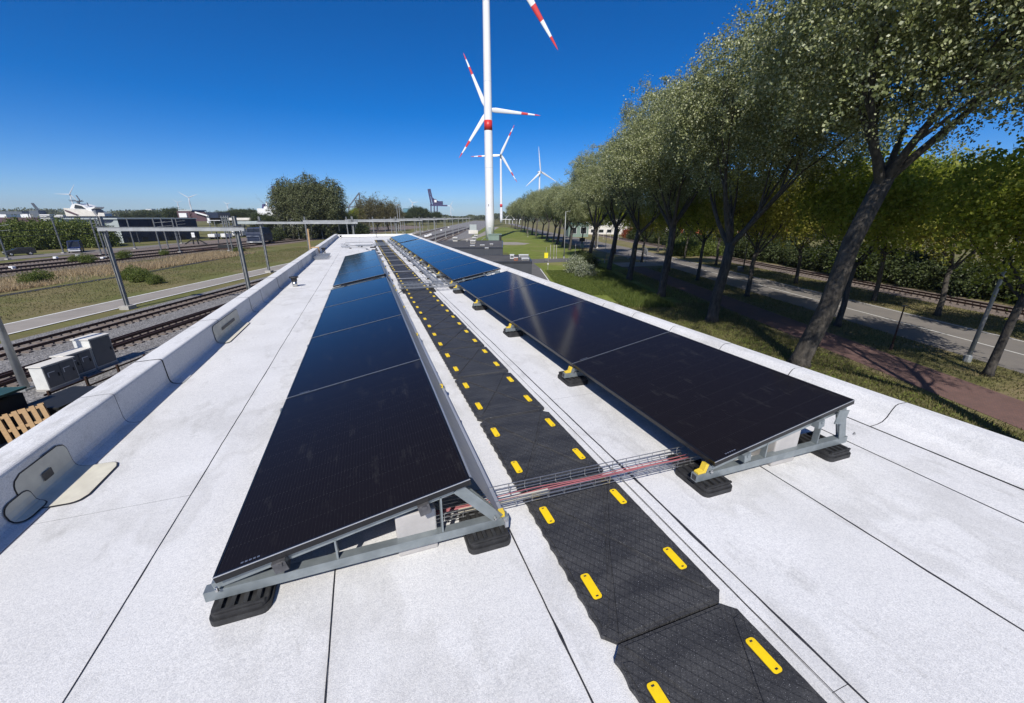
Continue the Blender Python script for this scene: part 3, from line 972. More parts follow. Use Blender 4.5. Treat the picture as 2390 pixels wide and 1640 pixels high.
tray(0.60, 8.80, 0.10, 1.42, 0.16, 0.06, 'near one of the two wire trays crossing the walkway at the panel gap', 0, 0.10, (0.12, 0.72), 0.0036)
tray(0.60, 9.15, 0.12, 1.42, 0.16, 0.06, 'far one of the two wire trays crossing the walkway at the panel gap', 0, 0.10, (0.12, 0.72), 0.0036)
for k, yk in enumerate((10.7, 12.2, 13.9, 15.6, 17.3, 19.0, 20.7, 22.2)):
    e = thing('cross_conduit', 'thin metal conduit crossing the walkway, %s beyond the panel gap' % nth(k), 'conduit', (0.52, yk, 0), 0, 'conduits crossing the walkway')
    MB().tube([(0, 0, 0.05), (1.06, 0, 0.05)], 0.011, 6).build('pipe', M['alu'], e)
    for fx in (0.03, 0.98): MB().b2((fx - 0.04, -0.05, 0.001), (fx + 0.04, 0.05, 0.04)).build('holder', M['rubber'], e)
tray(0.55, 24.6, 0.12, 1.5, 0.22, 0.06, 'wire tray crossing the far end of the walkway', 0, 0.12, (0.1, 1.2), 0.005)
for k, x in enumerate((1.50, 1.66, 1.80)):
    e = thing('long_conduit', ['left', 'middle', 'right'][k] + ' of the three conduits running beside the far walkway', 'conduit', (x, 9.4, 0), 0, 'conduits beside the walkway')
    MB().tube([(0, 0, 0.045), (0.02, 6, 0.045), (0.0, 12, 0.045), (0.03, 20.5, 0.045)], 0.012, 6).build('pipe', M['galvdull' if k != 1 else 'alu'], e)
    for j in range(10): MB().b2((-0.03, j * 2.1 + 0.3, 0.001), (0.03, j * 2.1 + 0.38, 0.034)).build('holder', M['rubber'], e)
tray(1.60, 9.3, 0.075, 20.5, 0.10, 0.05, 'long wire tray running along the right edge of the far walkway', R(90), 0.14, (0.6, 6, 12, 18), 0.0036)
for k in range(9):
    y = 9.3 + k * 1.762 + 0.75
    e = thing('wire_basket', 'small wire basket beside the right row, %s beyond the panel gap' % nth(k), 'wire basket', (1.72, y, 0.03), 0, 'wire baskets along the right row')
    a, b = wire_tray(0.24, 0.16, 0.15, 0.06, 0.0035)
    tag(link('long_wires', a, e), kind='stuff'); tag(link('cross_wires', b, e), kind='stuff')
    MB().b2((0.02, 0.02, -0.029), (0.2, 0.14, -0.004)).build('rubber_pad', M['rubber'], e)

# conductor rod along the wind deflectors with its holders
e = thing('conductor_rod', 'thin bright conductor rod along the left row deflectors', 'conductor', (0.545, 1.85, 0))
MB().tube([(0, 0, 0.055), (0.006, 2.4, 0.057), (0.0, 4.9, 0.055), (0.008, 7.0, 0.056)], 0.004, 5).build('rod', M['alu'], e)
for j in range(6):
    y = 0.9 + j * 1.12
    MB().b2((-0.014, y, 0.001), (0.016, y + 0.05, 0.046)).build('holder_foot', M['blackcable'], e)
    MB().b2((-0.012, y + 0.012, 0.0465), (0.012, y + 0.04, 0.066)).build('holder_clip', M['steel'], e)
tag(MB().tube([(0.43, 8.35, 0.22), (0.50, 8.5, 0.10), (0.58, 8.7, 0.03), (0.72, 8.84, 0.11)], 0.008, 6).build('black_cable', M['blackcable'], smooth=True), 'black cable drooping from the left row to the crossing trays', 'cable')

# black pads, rods and bits at the far end of the roof
for k, (x, y) in enumerate(((0.62, 17.68), (0.58, 19.28), (0.55, 21.12), (0.52, 23.07))):
    tag(MB().prism(rounded(-0.15, -0.09, 0.15, 0.09, 0.02), 0.001, 0.05).b2((-0.12, -0.06, 0.0505), (0.12, 0.06, 0.062)).build('rubber_pad', M['rubber'], loc=(x - 0.1, y, 0)), 'black rubber pad left of the far walkway, %s from the camera' % nth(k), 'rubber pad', 'black pads beside the walkway')
e = thing('rod_frame', 'bent metal rod frame lying on the roof beyond the left row', 'metal rods', (0, 0, 0))
MB().tube([(-1.05, 25.4, 0.06), (-1.0, 25.5, 0.16), (0.45, 25.7, 0.16), (0.52, 25.4, 0.06)], 0.012, 6).build('rod', M['galvdull'], e)
MB().tube([(-0.75, 24.4, 0.05), (0.4, 24.5, 0.05)], 0.014, 6).build('rod', M['darksteel'], e)
MB().tube([(-0.95, 22.9, 0.05), (-0.2, 22.8, 0.05), (0.05, 22.3, 0.05), (0.2, 20.9, 0.05)], 0.010, 6).build('rod', M['galvdull'], e)
for x, y in ((-0.95, 25.42), (0.4, 25.6), (-0.3, 24.45), (-0.7, 22.88), (0.1, 22.0)): MB().b2((x - 0.05, y - 0.05, 0.001), (x + 0.05, y + 0.05, 0.036)).build('holder', M['rubber'], e)
tray(-1.15, 23.6, 0.03, 0.45, 0.7, 0.16, 'upturned wire tray offcut beyond the left row', 0.1, 0.09, (), 0.006)
tray(-0.45, 23.95, 0.06, 1.7, 0.16, 0.06, 'wire tray from the offcut to the far walkway', 0, 0.12, (0.3, 1.0), 0.006)
e = thing('tray_offcut_stack', 'flat stack of black and white tray offcuts beside the left parapet', 'wire offcuts', (-1.92, 17.2, 0), 0)
for k in range(3):
    a, b = wire_tray(0.5, 1.5, 0.03, 0.09, 0.007, 7)
    tag(link('wire_grid', a, e, (0.02 * k, 0.05 * k, 0.02 + 0.035 * k)), kind='stuff'); tag(link('cross_grid', b, e, (0.02 * k, 0.05 * k, 0.02 + 0.035 * k)), kind='stuff')
MB().b2((0.05, 0.2, 0.001), (0.46, 1.3, 0.0165)).build('black_sheet', M['rubber'], e)


def vent(x, y, label, tall=0.13, cap=True):
    e = thing('vent_pipe', label, 'vent pipe', (x, y, 0), 0, 'roof vent pipes')
    MB().b2((-0.13, -0.13, 0.001), (0.13, 0.13, 0.006)).build('flashing', M['felt'], e)
    MB().lathe([(0.052, 0.0062), (0.052, tall)], 20).build('pipe', M['stainless'], e, smooth=True)
    MB().lathe([(0.057, tall - 0.005), (0.062, tall + 0.005), (0.062, tall + 0.055), (0.072, tall + 0.075), (0.098, tall + 0.082), (0.102, tall + 0.092), (0.096, tall + 0.108), (0.04, tall + 0.114)], 20).build('cap', M['rubber'], e, smooth=True)
    return e


vent(-1.64, 10.57, 'steel vent pipe with black cap, nearest on the left side of the roof')
e = thing('vent_cowl', 'black vent cowl on three legs near the left parapet', 'vent cowl', (-1.745, 20.15, 0))
for a in (90, 210, 330): MB().bar((0.07 * math.cos(R(a)), 0.07 * math.sin(R(a)), 0.002), (0.05 * math.cos(R(a)), 0.05 * math.sin(R(a)), 0.17), 0.03, 0.014).build('leg', M['rubber'], e)
MB().lathe([(0.05, 0.17), (0.075, 0.19), (0.085, 0.22), (0.11, 0.23), (0.112, 0.25), (0.05, 0.265)], 16).build('cap', M['rubber'], e)
vent(-1.66, 34.6, 'small black-capped vent pipe in the far left roof corner', 0.10)
e = thing('camera_post', 'thin post with a black head in front of the far parapet', 'post', (1.0, 35.2, 0))
MB().lathe([(0.09, 0.001), (0.09, 0.03), (0.02, 0.035), (0.02, 0.30)], 10).build('post', M['galvdull'], e)
MB().b2((-0.05, -0.06, 0.301), (0.05, 0.06, 0.40)).build('head', M['rubber'], e)

# timber clamp on the left parapet
e = thing('timber_clamp', 'timber board clamped upright on the left parapet', 'timber', (-2.20, 20.0, 0))
MB().box((-0.055, 0, 0.42), (0.05, 0.16, 1.30), ry=0.03).build('board', M['wood'], e)
MB().b2((-0.02, -0.06, 0.274), (0.30, 0.07, 0.31)).build('top_batten', M['wood'], e)
MB().box((0.283, 0.0, 0.14), (0.03, 0.12, 0.25)).build('inner_batten', M['wood'], e)
#@@SITE@@

# ------------------------------------------------------------------ vegetation builders
def np_mesh(name, verts, faces4, m, smooth=False):
    me = bpy.data.meshes.new(name)
    nv, nf = len(verts), len(faces4)
    me.vertices.add(nv)
    me.vertices.foreach_set('co', np.asarray(verts, dtype=np.float32).ravel())
    k = faces4.shape[1]
    me.loops.add(nf * k)
    me.loops.foreach_set('vertex_index', faces4.astype(np.int32).ravel())
    me.polygons.add(nf)
    me.polygons.foreach_set('loop_start', np.arange(0, nf * k, k, dtype=np.int32))
    me.polygons.foreach_set('loop_total', np.full(nf, k, dtype=np.int32))
    me.update(calc_edges=True)
    me.materials.append(m)
    return me


def unit(a): return a / np.maximum(np.linalg.norm(a, axis=1, keepdims=True), 1e-6)


def leaves(name, c, out, size, m, rg, bias=0.7, droop=0.0):
    """one small folded-free rhombus per leaf; c centres, out preferred normals"""
    n_ = len(c)
    nrm = unit(rg.normal(size=(n_, 3)) + out * bias)
    a = unit(np.cross(nrm, rg.normal(size=(n_, 3))))
    a[:, 2] -= droop
    a = unit(a)
    b = unit(np.cross(nrm, a))
    L = size * rg.uniform(0.7, 1.3, (n_, 1))
    w = L * rg.uniform(0.30, 0.42, (n_, 1))
    v = np.empty((n_, 4, 3))
    v[:, 0] = c - a * L * 0.5
    v[:, 1] = c + b * w - a * L * 0.05
    v[:, 2] = c + a * L * 0.5
    v[:, 3] = c - b * w - a * L * 0.05
    return np_mesh(name, v.reshape(-1, 3), np.arange(n_ * 4).reshape(-1, 4), m)


def crown(name, lobes, nclump, nleaf, size, m, seed, sig=0.24, inner=0.55, droop=0.3, zcut=None, bias=0.8):
    rg = np.random.default_rng(seed)
    lobes = np.array(lobes, float)
    wts = lobes[:, 3] * lobes[:, 4] + lobes[:, 3] * lobes[:, 5]
    k = rg.choice(len(lobes), nclump, p=wts / wts.sum())
    d = unit(rg.normal(size=(nclump, 3)))
    # lumpy outline
    fr_ = rg.normal(size=(6, 3)) * 2.6
    ph = rg.uniform(0, 6.28, 6)
    lump = 1 + 0.075 * np.sin(d @ fr_.T + ph + k[:, None]).sum(1)
    r = rg.uniform(inner ** 3, 1, nclump) ** (1 / 3.0) * lump
    c = lobes[k, :3] + d * lobes[k, 3:6] * r[:, None]
    stray = rg.random(nclump) < 0.05
    c[stray] += d[stray] * lobes[k[stray], 3:6] * rg.uniform(0.03, 0.13, (stray.sum(), 1))
    sz = sig * rg.uniform(0.6, 1.4, nclump)
    tw_ = unit(d * 0.7 + rg.normal(size=(nclump, 3)) * 0.55 + np.array([0.12, 0.0, -0.35 if droop > 0.2 else 0.0]))
    u = rg.uniform(-1, 1, (nclump * nleaf, 1))
    szr = np.repeat(sz, nleaf)[:, None]
    cc = np.repeat(c, nleaf, 0) + np.repeat(tw_, nleaf, 0) * u * szr * 2.3 + rg.normal(size=(nclump * nleaf, 3)) * szr * (0.62 - 0.3 * u)
    cc[:, 2:] -= (u + 1) ** 2 * szr * 0.25
    dd = np.repeat(d, nleaf, 0)
    if zcut is not None:
        keep = cc[:, 2] > zcut
        cc, dd = cc[keep], dd[keep]
    return leaves(name, cc, dd * 0.8 + np.array([0, 0, 0.5]), size, m, rg, bias, droop)


def limbs(mb, base, dirn, length, r0, r1, rg, depth, spread, up=0.25, n_=5):
    """tapering curved limb that divides"""
    p, d = Vector(base), Vector(dirn).normalized()
    pts, rs = [p.copy()], [r0]
    bend = Vector((rg.uniform(-1, 1), rg.uniform(-1, 1), 0)) * 0.10
    for i in range(1, n_ + 1):
        d = (d + bend * 0.5 + Vector((0, 0, up * 0.12))).normalized()
        p = p + d * (length / n_)
        pts.append(p.copy()); rs.append(r0 + (r1 - r0) * i / n_)
    mb.tube(pts, rs, 8 if r0 > 0.1 else (5 if r0 > 0.04 else 4), cap=False)
    ends = [p.copy()]
    if depth > 0:
        nk = 3 if depth > 1 else 4
        for j in range(nk):
            i = rg.randint(2, n_) if j else n_
            a = rg.uniform(0, 6.283)
            side = d.orthogonal().normalized()
            side = (side * math.cos(a) + d.cross(side) * math.sin(a))
            nd = (d + side * spread * rg.uniform(0.6, 1.2) + Vector((0, 0, up * 0.6))).normalized()
            ends += limbs(mb, pts[i], nd, length * rg.uniform(0.5, 0.75), rs[i] * 0.72, max(0.008, r1 * 0.4), rg, depth - 1, spread, up, 4)
    return ends


def tree_kind(seed, H, lean, fork, r0, nl, radii, zc, leafm, nclump, nleaf, lsize, spread=0.55, sig=0.26, inner=0.5, droop=0.3, bias=0.8):
    rg = random.Random(seed)
    mb = MB()
    lx, ly = lean
    base = Vector((0, 0, -0.05))
    top = Vector((lx * fork, ly * fork, fork))
    pts = [base, Vector((0.02, 0, 0.35)), top * 0.35 + Vector((rg.uniform(-.08, .08), rg.uniform(-.08, .08), 0)), top * 0.7 + Vector((rg.uniform(-.1, .1), rg.uniform(-.1, .1), 0)), top]
    mb.tube(pts, [r0 * 1.55, r0 * 1.12, r0, r0 * 0.92, r0 * 0.88], 12)
    ends = []
    for k in range(nl):
        a = 6.283 * k / nl + rg.uniform(-0.35, 0.35)
        el = rg.uniform(0.65, 1.05)
        d = Vector((math.cos(a) * el + lx, math.sin(a) * el + ly, rg.uniform(0.9, 1.3)))
        ends += limbs(mb, top - Vector((0, 0, rg.uniform(0, 0.5))), d, (H - fork) * rg.uniform(0.34, 0.44), r0 * rg.uniform(0.42, 0.6), r0 * 0.18, rg, 2, spread, 0.35)
    trunk = mb.mesh('trunk', M['bark'], True)
    cx, cy = lx * zc, ly * zc
    rx, ry, rz_ = radii
    lobes = [(cx, cy, zc, rx, ry, rz_)]
    for j in range(7):
        a = 6.283 * j / 7 + rg.uniform(-.3, .3)
        f = rg.uniform(0.45, 0.62)
        lobes.append((cx + math.cos(a) * rx * 0.55, cy + math.sin(a) * ry * 0.55, zc + rg.uniform(-0.45, 0.45) * rz_, rx * f, ry * f, rz_ * f * 0.9))
    cr = crown('crown', lobes, nclump, nleaf, lsize, leafm, seed, sig, inner, droop, None, bias)
    return trunk, cr


POP = [tree_kind(21, 18.5, (0.13, 0.02), 5.2, 0.33, 6, (6.0, 5.8, 4.8), 13.2, M['poplarleaf'], 2500, 64, 0.110, sig=0.27, inner=0.50),
       tree_kind(22, 19.0, (0.15, -0.03), 8.2, 0.36, 5, (6.1, 6.0, 4.5), 14.2, M['poplarleaf'], 2500, 64, 0.110, sig=0.27, inner=0.50),
       tree_kind(23, 18.5, (0.11, 0.05), 6.2, 0.31, 6, (6.0, 5.6, 4.8), 13.5, M['poplarleaf'], 2500, 64, 0.110, sig=0.27, inner=0.50),
       tree_kind(24, 18.0, (0.12, -0.02), 5.6, 0.30, 5, (5.4, 6.0, 5.1), 12.9, M['poplarleaf'], 2500, 64, 0.110, sig=0.27, inner=0.50)]
LIME = [tree_kind(31, 12, (0.05, 0.0), 4.4, 0.17, 6, (4.0, 4.0, 3.3), 8.4, M['limeleaf'], 640, 34, 0.20, 0.5, 0.34, 0.35, 0.3, 0.2),
        tree_kind(32, 12, (0.08, 0.02), 4.0, 0.18, 6, (4.2, 4.0, 3.4), 8.2, M['bronzeleaf'], 640, 34, 0.20, 0.5, 0.34, 0.35, 0.3, 0.2)]
M['slimleaf'] = leafmat('dull_poplar_leaf', [(0.0, (0.06, 0.075, 0.028)), (0.6, (0.12, 0.135, 0.055)), (1.0, (0.22, 0.235, 0.12))], 0.25)
SLIM = tree_kind(41, 20, (0.0, 0.0), 2.5, 0.35, 7, (5.2, 5.2, 9.0), 10.5, M['slimleaf'], 1900, 24, 0.30, 0.35, 0.45, 0.45)
M['budleaf'] = leafmat('budding_leaf', [(0.0, (0.085, 0.075, 0.035)), (0.6, (0.15, 0.135, 0.06)), (1.0, (0.22, 0.20, 0.08))], 0.3)
BARE = tree_kind(42, 15, (0.0, 0.0), 2.0, 0.25, 8, (4.2, 4.2, 6.8), 8.0, M['budleaf'], 900, 18, 0.26, 0.35, 0.42, 0.3)
GREEN = tree_kind(43, 11, (0.0, 0.0), 2.0, 0.25, 6, (4.6, 4.6, 4.8), 6.0, M['darkleaf'], 1300, 20, 0.28, 0.4, 0.4, 0.4)


def tree(kind, name, label, cat, t, s, group, scale=1.0, rz=None, z=G, sc=None):
    e = thing(name, label, cat, W(t, s, z), rz if rz is not None else rnd.uniform(0, 6.28), group)
    e.scale = sc or (scale, scale, scale)
    link('trunk', kind[0], e)
    link('crown', kind[1], e)
    return e


# row of poplars nearest the roof
sR1 = [19.8, 29.3, 39.6, 50.4, 60.5, 75.0, 98, 110, 121, 128, 141, 153, 171, 184, 205, 219, 238, 266, 284, 318]
for i, s in enumerate(sR1):
    t = 15.9 if s < 120 else 15.9 - (s - 120) * 0.048
    tree(POP[(1, 0, 2, 3, 2, 0, 3, 0)[i % 8]], 'poplar_tree', 'leaning silver-green poplar, %s from the camera in the row nearest the roof' % nth(i), 'tree', t, s, 'poplars in the near row',
         (1.12, 1.10, 1.10, 1.08, 1.0, 1.07, 0.86, 0.80, 0.92, 0.85, 0.96, 0.88, 1.0, 0.92, 1.02, 0.9, 0.98, 1.0, 0.92, 0.98)[i], -A + rnd.uniform(-0.5, 0.5))
SPARSE = tree_kind(25, 18.5, (0.13, 0.0), 6.0, 0.32, 5, (6.0, 5.8, 4.6), 13.4, M['poplarleaf'], 700, 50, 0.115, sig=0.30, inner=0.40)
tree(SPARSE, 'poplar_tree', 'thinly leaved poplar overhanging the top right corner, nearest of all', 'tree', 17.5, 9.6, 'poplars in the near row', 1.05, -A + 0.3)
sR2 = [18.1, 27.6, 39.0, 49.7, 58.9, 70.9, 88.5, 104, 118, 134, 152]
for i, s in enumerate(sR2):
    t = 24.3 if s < 90 else 24.3 - (s - 90) * 0.06
    tree(LIME[(0, 0, 1)[i % 3]], 'roadside_tree', 'young tree between footpath and road, %s from the camera in the middle row' % nth(i), 'tree', t, s, 'trees in the middle row',
         rnd.uniform(0.95, 1.15), -A + rnd.uniform(-0.6, 0.6))
for i, s in enumerate([20.5, 30.7, 36.5, 47.1, 56, 66, 78, 92]):
    tree(LIME[i % 2], 'verge_tree', 'yellow-green tree on the verge beside the tram track, %s from the camera' % nth(i), 'tree', 35.0, s, 'trees between road and tram track', rnd.uniform(0.92, 1.1))
k = 0
for s in range(8, 150, 9):
    for t0 in (52, 61):
        tt_, ss_ = t0 + rnd.uniform(-2, 2) + (0 if s < 80 else 6), s + rnd.uniform(-2.5, 2.5) + (4 if t0 > 55 else 0)
        if s > 60 and t0 < 55: continue
        tree(LIME[k % 2], 'woodland_tree', 'yellow-green tree in the wood behind the tram track, %s from the camera' % nth(k), 'tree', tt_, ss_, 'trees in the wood behind the tram track', rnd.uniform(1.0, 1.45))
        k += 1

BUSH = [crown('foliage', [(0, 0, 0.9, 1.5, 1.5, 1.0), (0.8, 0.3, 0.7, 0.9, 0.9, 0.8), (-0.7, -0.4, 0.7, 1.0, 0.9, 0.8)], 420, 16, 0.13, M['bushleaf'], 51, 0.16, 0.5, zcut=0.02),
        crown('foliage', [(0, 0, 1.0, 1.4, 1.6, 1.1), (0.6, -0.6, 0.8, 0.9, 0.9, 0.9), (-0.8, 0.4, 0.6, 0.8, 0.9, 0.7)], 420, 16, 0.13, M['bushleaf'], 52, 0.16, 0.5, zcut=0.02)]
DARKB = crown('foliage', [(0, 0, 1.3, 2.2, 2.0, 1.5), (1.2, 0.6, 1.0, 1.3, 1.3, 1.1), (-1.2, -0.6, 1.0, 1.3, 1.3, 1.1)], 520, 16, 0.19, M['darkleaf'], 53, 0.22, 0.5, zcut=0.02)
SILB = crown('foliage', [(0, 0, 0.8, 0.9, 1.1, 0.9), (0.4, 0.6, 0.6, 0.6, 0.6, 0.6)], 360, 12, 0.11, M['silverleaf'], 54, 0.15, 0.5, zcut=0.02)
REDB = crown('foliage', [(0, 0, 1.2, 1.8, 1.8, 1.3)], 420, 14, 0.16, M['redleaf'], 55, 0.2, 0.5, zcut=0.02)
stem_mesh = MB().tube([(0, 0, -0.05), (0.05, 0, 0.5), (0.2, 0.1, 1.1)], [0.06, 0.05, 0.02], 5).tube([(0, 0, -0.05), (-0.1, 0.05, 0.5), (-0.35, 0.1, 0.9)], [0.05, 0.04, 0.02], 5).mesh('stems', M['bark'])


def bush(me, label, t, s, group, sc=1.0, z=G):
    e = thing('bush', label, 'bush', W(t, s, z), rnd.uniform(0, 6.28), group)
    e.scale = (sc, sc, sc) if not isinstance(sc, tuple) else sc
    link('stems', stem_mesh, e)
    link('foliage', me, e)
    return e


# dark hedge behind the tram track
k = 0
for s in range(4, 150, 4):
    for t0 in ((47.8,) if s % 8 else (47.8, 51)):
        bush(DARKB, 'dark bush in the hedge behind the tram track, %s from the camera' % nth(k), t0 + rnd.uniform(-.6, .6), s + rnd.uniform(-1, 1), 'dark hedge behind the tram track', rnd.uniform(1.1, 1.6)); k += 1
for i, (t, s, sc) in enumerate(((36.5, 82.5, 1.5), (39.2, 84.5, 1.6), (41.5, 82.0, 1.5), (38.5, 88, 1.7))):
    bush(BUSH[i % 2], 'bright green rounded bush beyond the road, %s from the road' % nth(i), t, s, 'bright bushes beyond the road', sc)
bush(SILB, 'silver-leaved shrub at the edge of the embankment', 10.2, 57.5, None, 1.5)
bush(SILB, 'second silver-leaved shrub nearer on the embankment', 11.0, 53.0, None, 1.15)
bush(REDB, 'red-leaved bush beyond the road bend', *gnd(1468, 556), None, 1.5)
for i, (t, s) in enumerate(((13.0, 66.0), (12.8, 62.0), (13.4, 70.5))):
    bush(DARKB, 'dark green bush on the embankment by the service road, %s from the camera' % nth(i), t, s, 'bushes on the embankment', 0.75)


def blades(name, m, label, regions, n_, h, w, seed, z=G, clump=0.0, cat='grass'):
    rg = np.random.default_rng(seed)
    P = []
    ar = np.array([abs((r[1] - r[0]) * (r[3] - r[2])) for r in regions])
    for r, cnt in zip(regions, (n_ * ar / ar.sum()).astype(int)):
        t = rg.uniform(r[0], r[1], cnt); s = rg.uniform(r[2], r[3], cnt)
        sh = r[4] if len(r) > 4 else 0.0
        t = t + sh * (s - r[2])
        P.append(np.stack([t * CA + s * SA, -t * SA + s * CA, np.full(cnt, z)], 1))
    p = np.concatenate(P)
    if clump:
        f = np.sin(p[:, 0] * clump) * np.sin(p[:, 1] * clump * 1.3 + 1) + rg.normal(size=len(p)) * 0.5
        p = p[f > -0.2]
    k_ = len(p)
    a = rg.uniform(0, 6.283, k_)
    dx = np.stack([np.cos(a), np.sin(a), np.zeros(k_)], 1)
    hh = h * rg.uniform(0.5, 1.3, (k_, 1))
    ln = rg.normal(size=(k_, 3)) * 0.35; ln[:, 2] = 1
    v = np.empty((k_, 3, 3))
    v[:, 0] = p - dx * w; v[:, 1] = p + dx * w; v[:, 2] = p + ln * hh
    me = np_mesh(name, v.reshape(-1, 3), np.arange(k_ * 3).reshape(-1, 3), m)
    o = link(name, me)
    return tag(o, label, cat, kind='stuff')


blades('long_grass', M['blade'], 'long green grass on the shaded embankment under the poplars', [(10.6, 15.2, 34, 62)], 36000, 0.36, 0.03, 61)
blades('short_grass', M['blade'], 'short bright grass beside the service road', [(6.2, 10.6, 40, 60)], 26000, 0.12, 0.025, 66)
blades('bank_grass', M['dryblade'], 'thin dull grass below the nearest poplars', [(9.5, 18.9, 8, 36)], 40000, 0.16, 0.025, 67)
blades('reed_bed', M['reed'], 'pale dry reeds between the cycle path and the yard', [(-62, -52, 20, 92, -0.03)], 52000, 0.55, 0.045, 62, clump=0.22)
blades('rough_grass', M['dryblade'], 'dull rough grass between reeds and cycle path', [(-50, -37.5, 20, 110, -0.05), (-70, -60, 30, 110)], 30000, 0.13, 0.04, 63)
blades('verge_grass', M['dryblade'], 'sparse grass under the roadside trees', [(16.6, 19.3, 8, 60), (22.5, 26.3, 8, 62), (33.7, 39.7, 10, 70)], 45000, 0.13, 0.03, 64)

# ------------------------------------------------------------------ wind turbines
def blade_mesh(Rr, f0, f1, n_=8):
    mb = MB()
    def chord(f): return (1.9 + 1.3 * min(1, f / 0.12)) * (Rr / 41) if f < 0.12 else max(0.25, 3.2 * (1 - (f - 0.12) / 0.88) ** 0.85 + 0.35) * (Rr / 41) * (1 if f < 0.97 else max(0.25, (1 - f) / 0.03))
    secs = []
    for i in range(n_ + 1):
        f = f0 + (f1 - f0) * i / n_
        c = chord(f); th = c * (0.55 if f < 0.06 else 0.22) ; tw = R(14 * (1 - f))
        ring = []
        for k in range(10):
            a = 6.283 * k / 10
            x, y = math.cos(a) * c / 2 - c * 0.12, math.sin(a) * th / 2
            ring.append((x * math.cos(tw) - y * math.sin(tw), x * math.sin(tw) + y * math.cos(tw), f * Rr))
        secs.append(ring)
    for i in range(n_):
        b = len(mb.v)
        mb.v += secs[i] + secs[i + 1]
        for k in range(10): mb.f.append((b + k, b + (k + 1) % 10, b + 10 + (k + 1) % 10, b + 10 + k))
    b = len(mb.v); mb.v += secs[-1]; mb.f.append(tuple(range(b, b + 10)))
    return mb


BL = {}
def blade_set(Rr, red):
    if (Rr, red) not in BL:
        BL[(Rr, red)] = ([(f0, f1, blade_mesh(Rr, f0, f1, 10 if f0 < .1 else 4).mesh('blade', m, True), isr) for f0, f1, m, isr in
                          ((0.03, 0.635, M['turbine'], 0), (0.635, 0.76, M['turbinered'], 1), (0.76, 0.89, M['turbine'], 0), (0.89, 1.0, M['turbinered'], 1))] if red else
                         [(0.03, 1.0, blade_mesh(Rr, 0.03, 1.0, 12).mesh('blade', M['turbine'], True), 0)])
    return BL[(Rr, red)]


def turbine(label, t, s, hub, Rr, a0, red=True, d0=3.1, d1=1.6, bands=(), yaw=0.0, over=3.2):
    """hub: height of the hub in world z; a0: clockwise angle of one blade seen from the camera"""
    e = thing('wind_turbine', label, 'wind turbine', W(t, s, G), -A + yaw, 'wind turbines')
    h = hub - G
    tw = MB().lathe([(d0 / 2 + (d1 - d0) / 2 * k / 12, h * k / 12 - (0 if k < 12 else 1.0)) for k in range(13)], 28).build('tower', M['turbine'], e, smooth=True)
    for z0, z1 in bands:
        r0 = d0 / 2 + (d1 - d0) / 2 * z0 / h + 0.012; r1 = d0 / 2 + (d1 - d0) / 2 * z1 / h + 0.012
        MB().lathe([(r0, z0), (r1, z1)], 28).build('red_band', M['turbinered'], tw, smooth=True)
    if red:
        for zf in (0.27, 0.56, 0.80):
            rr = d0 / 2 + (d1 - d0) / 2 * zf + 0.006
            MB().lathe([(rr, h * zf), (rr + 0.012, h * zf + 0.03), (rr, h * zf + 0.06)], 28).build('section_joint', M['palegrey'], tw, smooth=True)
        MB().b2((-0.45, -d0 / 2 - 0.06, 2.0), (0.45, -d0 / 2 + 0.15, 4.2)).build('door', M['palegrey'], tw)
        MB().b2((-0.35, -d0 / 2 + 0.1, 11.0), (-0.10, -d0 / 2 + 0.25, 11.7)).build('hatch', M['blackpaint'], tw)
    nc = MB()
    k_ = Rr / 41
    prof = [(0.5, -4.2), (1.5, -3.6), (2.1, -1.6), (2.2, 0.5), (1.9, 3.2), (1.2, 5.0), (0.4, 5.6)]
    nc.lathe([(r * k_, z * k_) for r, z in prof], 18)
    nc.v = [(x, z, y + h) for x, y, z in nc.v]
    nc.build('nacelle', M['turbine'], e, smooth=True)
    hb = MB().lathe([(0.2, -2.0), (0.9, -1.7), (1.5, -0.8), (1.7, 0.0), (1.6, 0.9)], 16)
    hb.v = [(x * k_, (z - over) * k_, y * k_ + h) for x, y, z in hb.v]
    hb.build('hub', M['turbinegrey'], e, smooth=True)
    for j in range(3):
        a = R(a0 + 120 * j)
        segs = blade_set(Rr, red)
        rb = None
        for f0, f1, me, isr in segs:
            if rb is None:
                rb = link('blade', me, e, (0, -over * k_, h), (0, a, 0))
            else:
                link('red_marking' if isr else 'white_section', me, rb)
    return e


ta, tz = atS(1303, 115, 143)
t1x = -4.6
hubz = 79.6
tip = math.hypot(ta - t1x, hubz - tz)
turbine('nearest wind turbine, thick white tower with red band rising past the frame', t1x, 146.5, hubz, round(tip, 1), math.degrees(math.atan2(ta - t1x, tz - hubz)), True, 3.15, 1.9, ((atS(1140, 304, 146)[1] - G, atS(1140, 280, 146)[1] - G),))
turbine('second wind turbine with red-tipped blades, half hidden behind the near tower', -11.2, 354, 79.6, 41.0, 95, True, 4.0, 2.0, ((20, 23),))
turbine('third wind turbine with dark hub, right of the near tower', -2.4, 588, 79.6, 40.0, 27, True, 4.0, 2.2, ((20.5, 24.5),))
turbine('plain white wind turbine above the poplar row', 68, 798, 79.6, 43.0, 352, False, 4.0, 2.4, (), 0.55)
turbine('far white wind turbine above the maroon building on the left', -1342, 1852, 79.6, 40.0, 66, False, 5, 3, (), 0.63)
turbine('far wind turbine behind the white ship', -1571, 1586, 79.6, 40.0, 30, False, 5, 3, (), 0.78)
turbine('tiny wind turbine left of the maroon building', -1840, 2444, 79.6, 28.0, 70, False, 5, 3, (), 0.64)
turbine('tiny wind turbine left of the blue gantry crane', -526, 2488, 79.6, 36.0, 80, False, 5, 3)
turbine('tiny wind turbine right of the blue gantry crane', -387, 3145, 79.6, 45.0, 30, False, 6, 3)
turbine('tiny wind turbine over the left far woods', *gnd(530, 476, 79.6), 79.6, 34.0, 70, False, 5, 3)
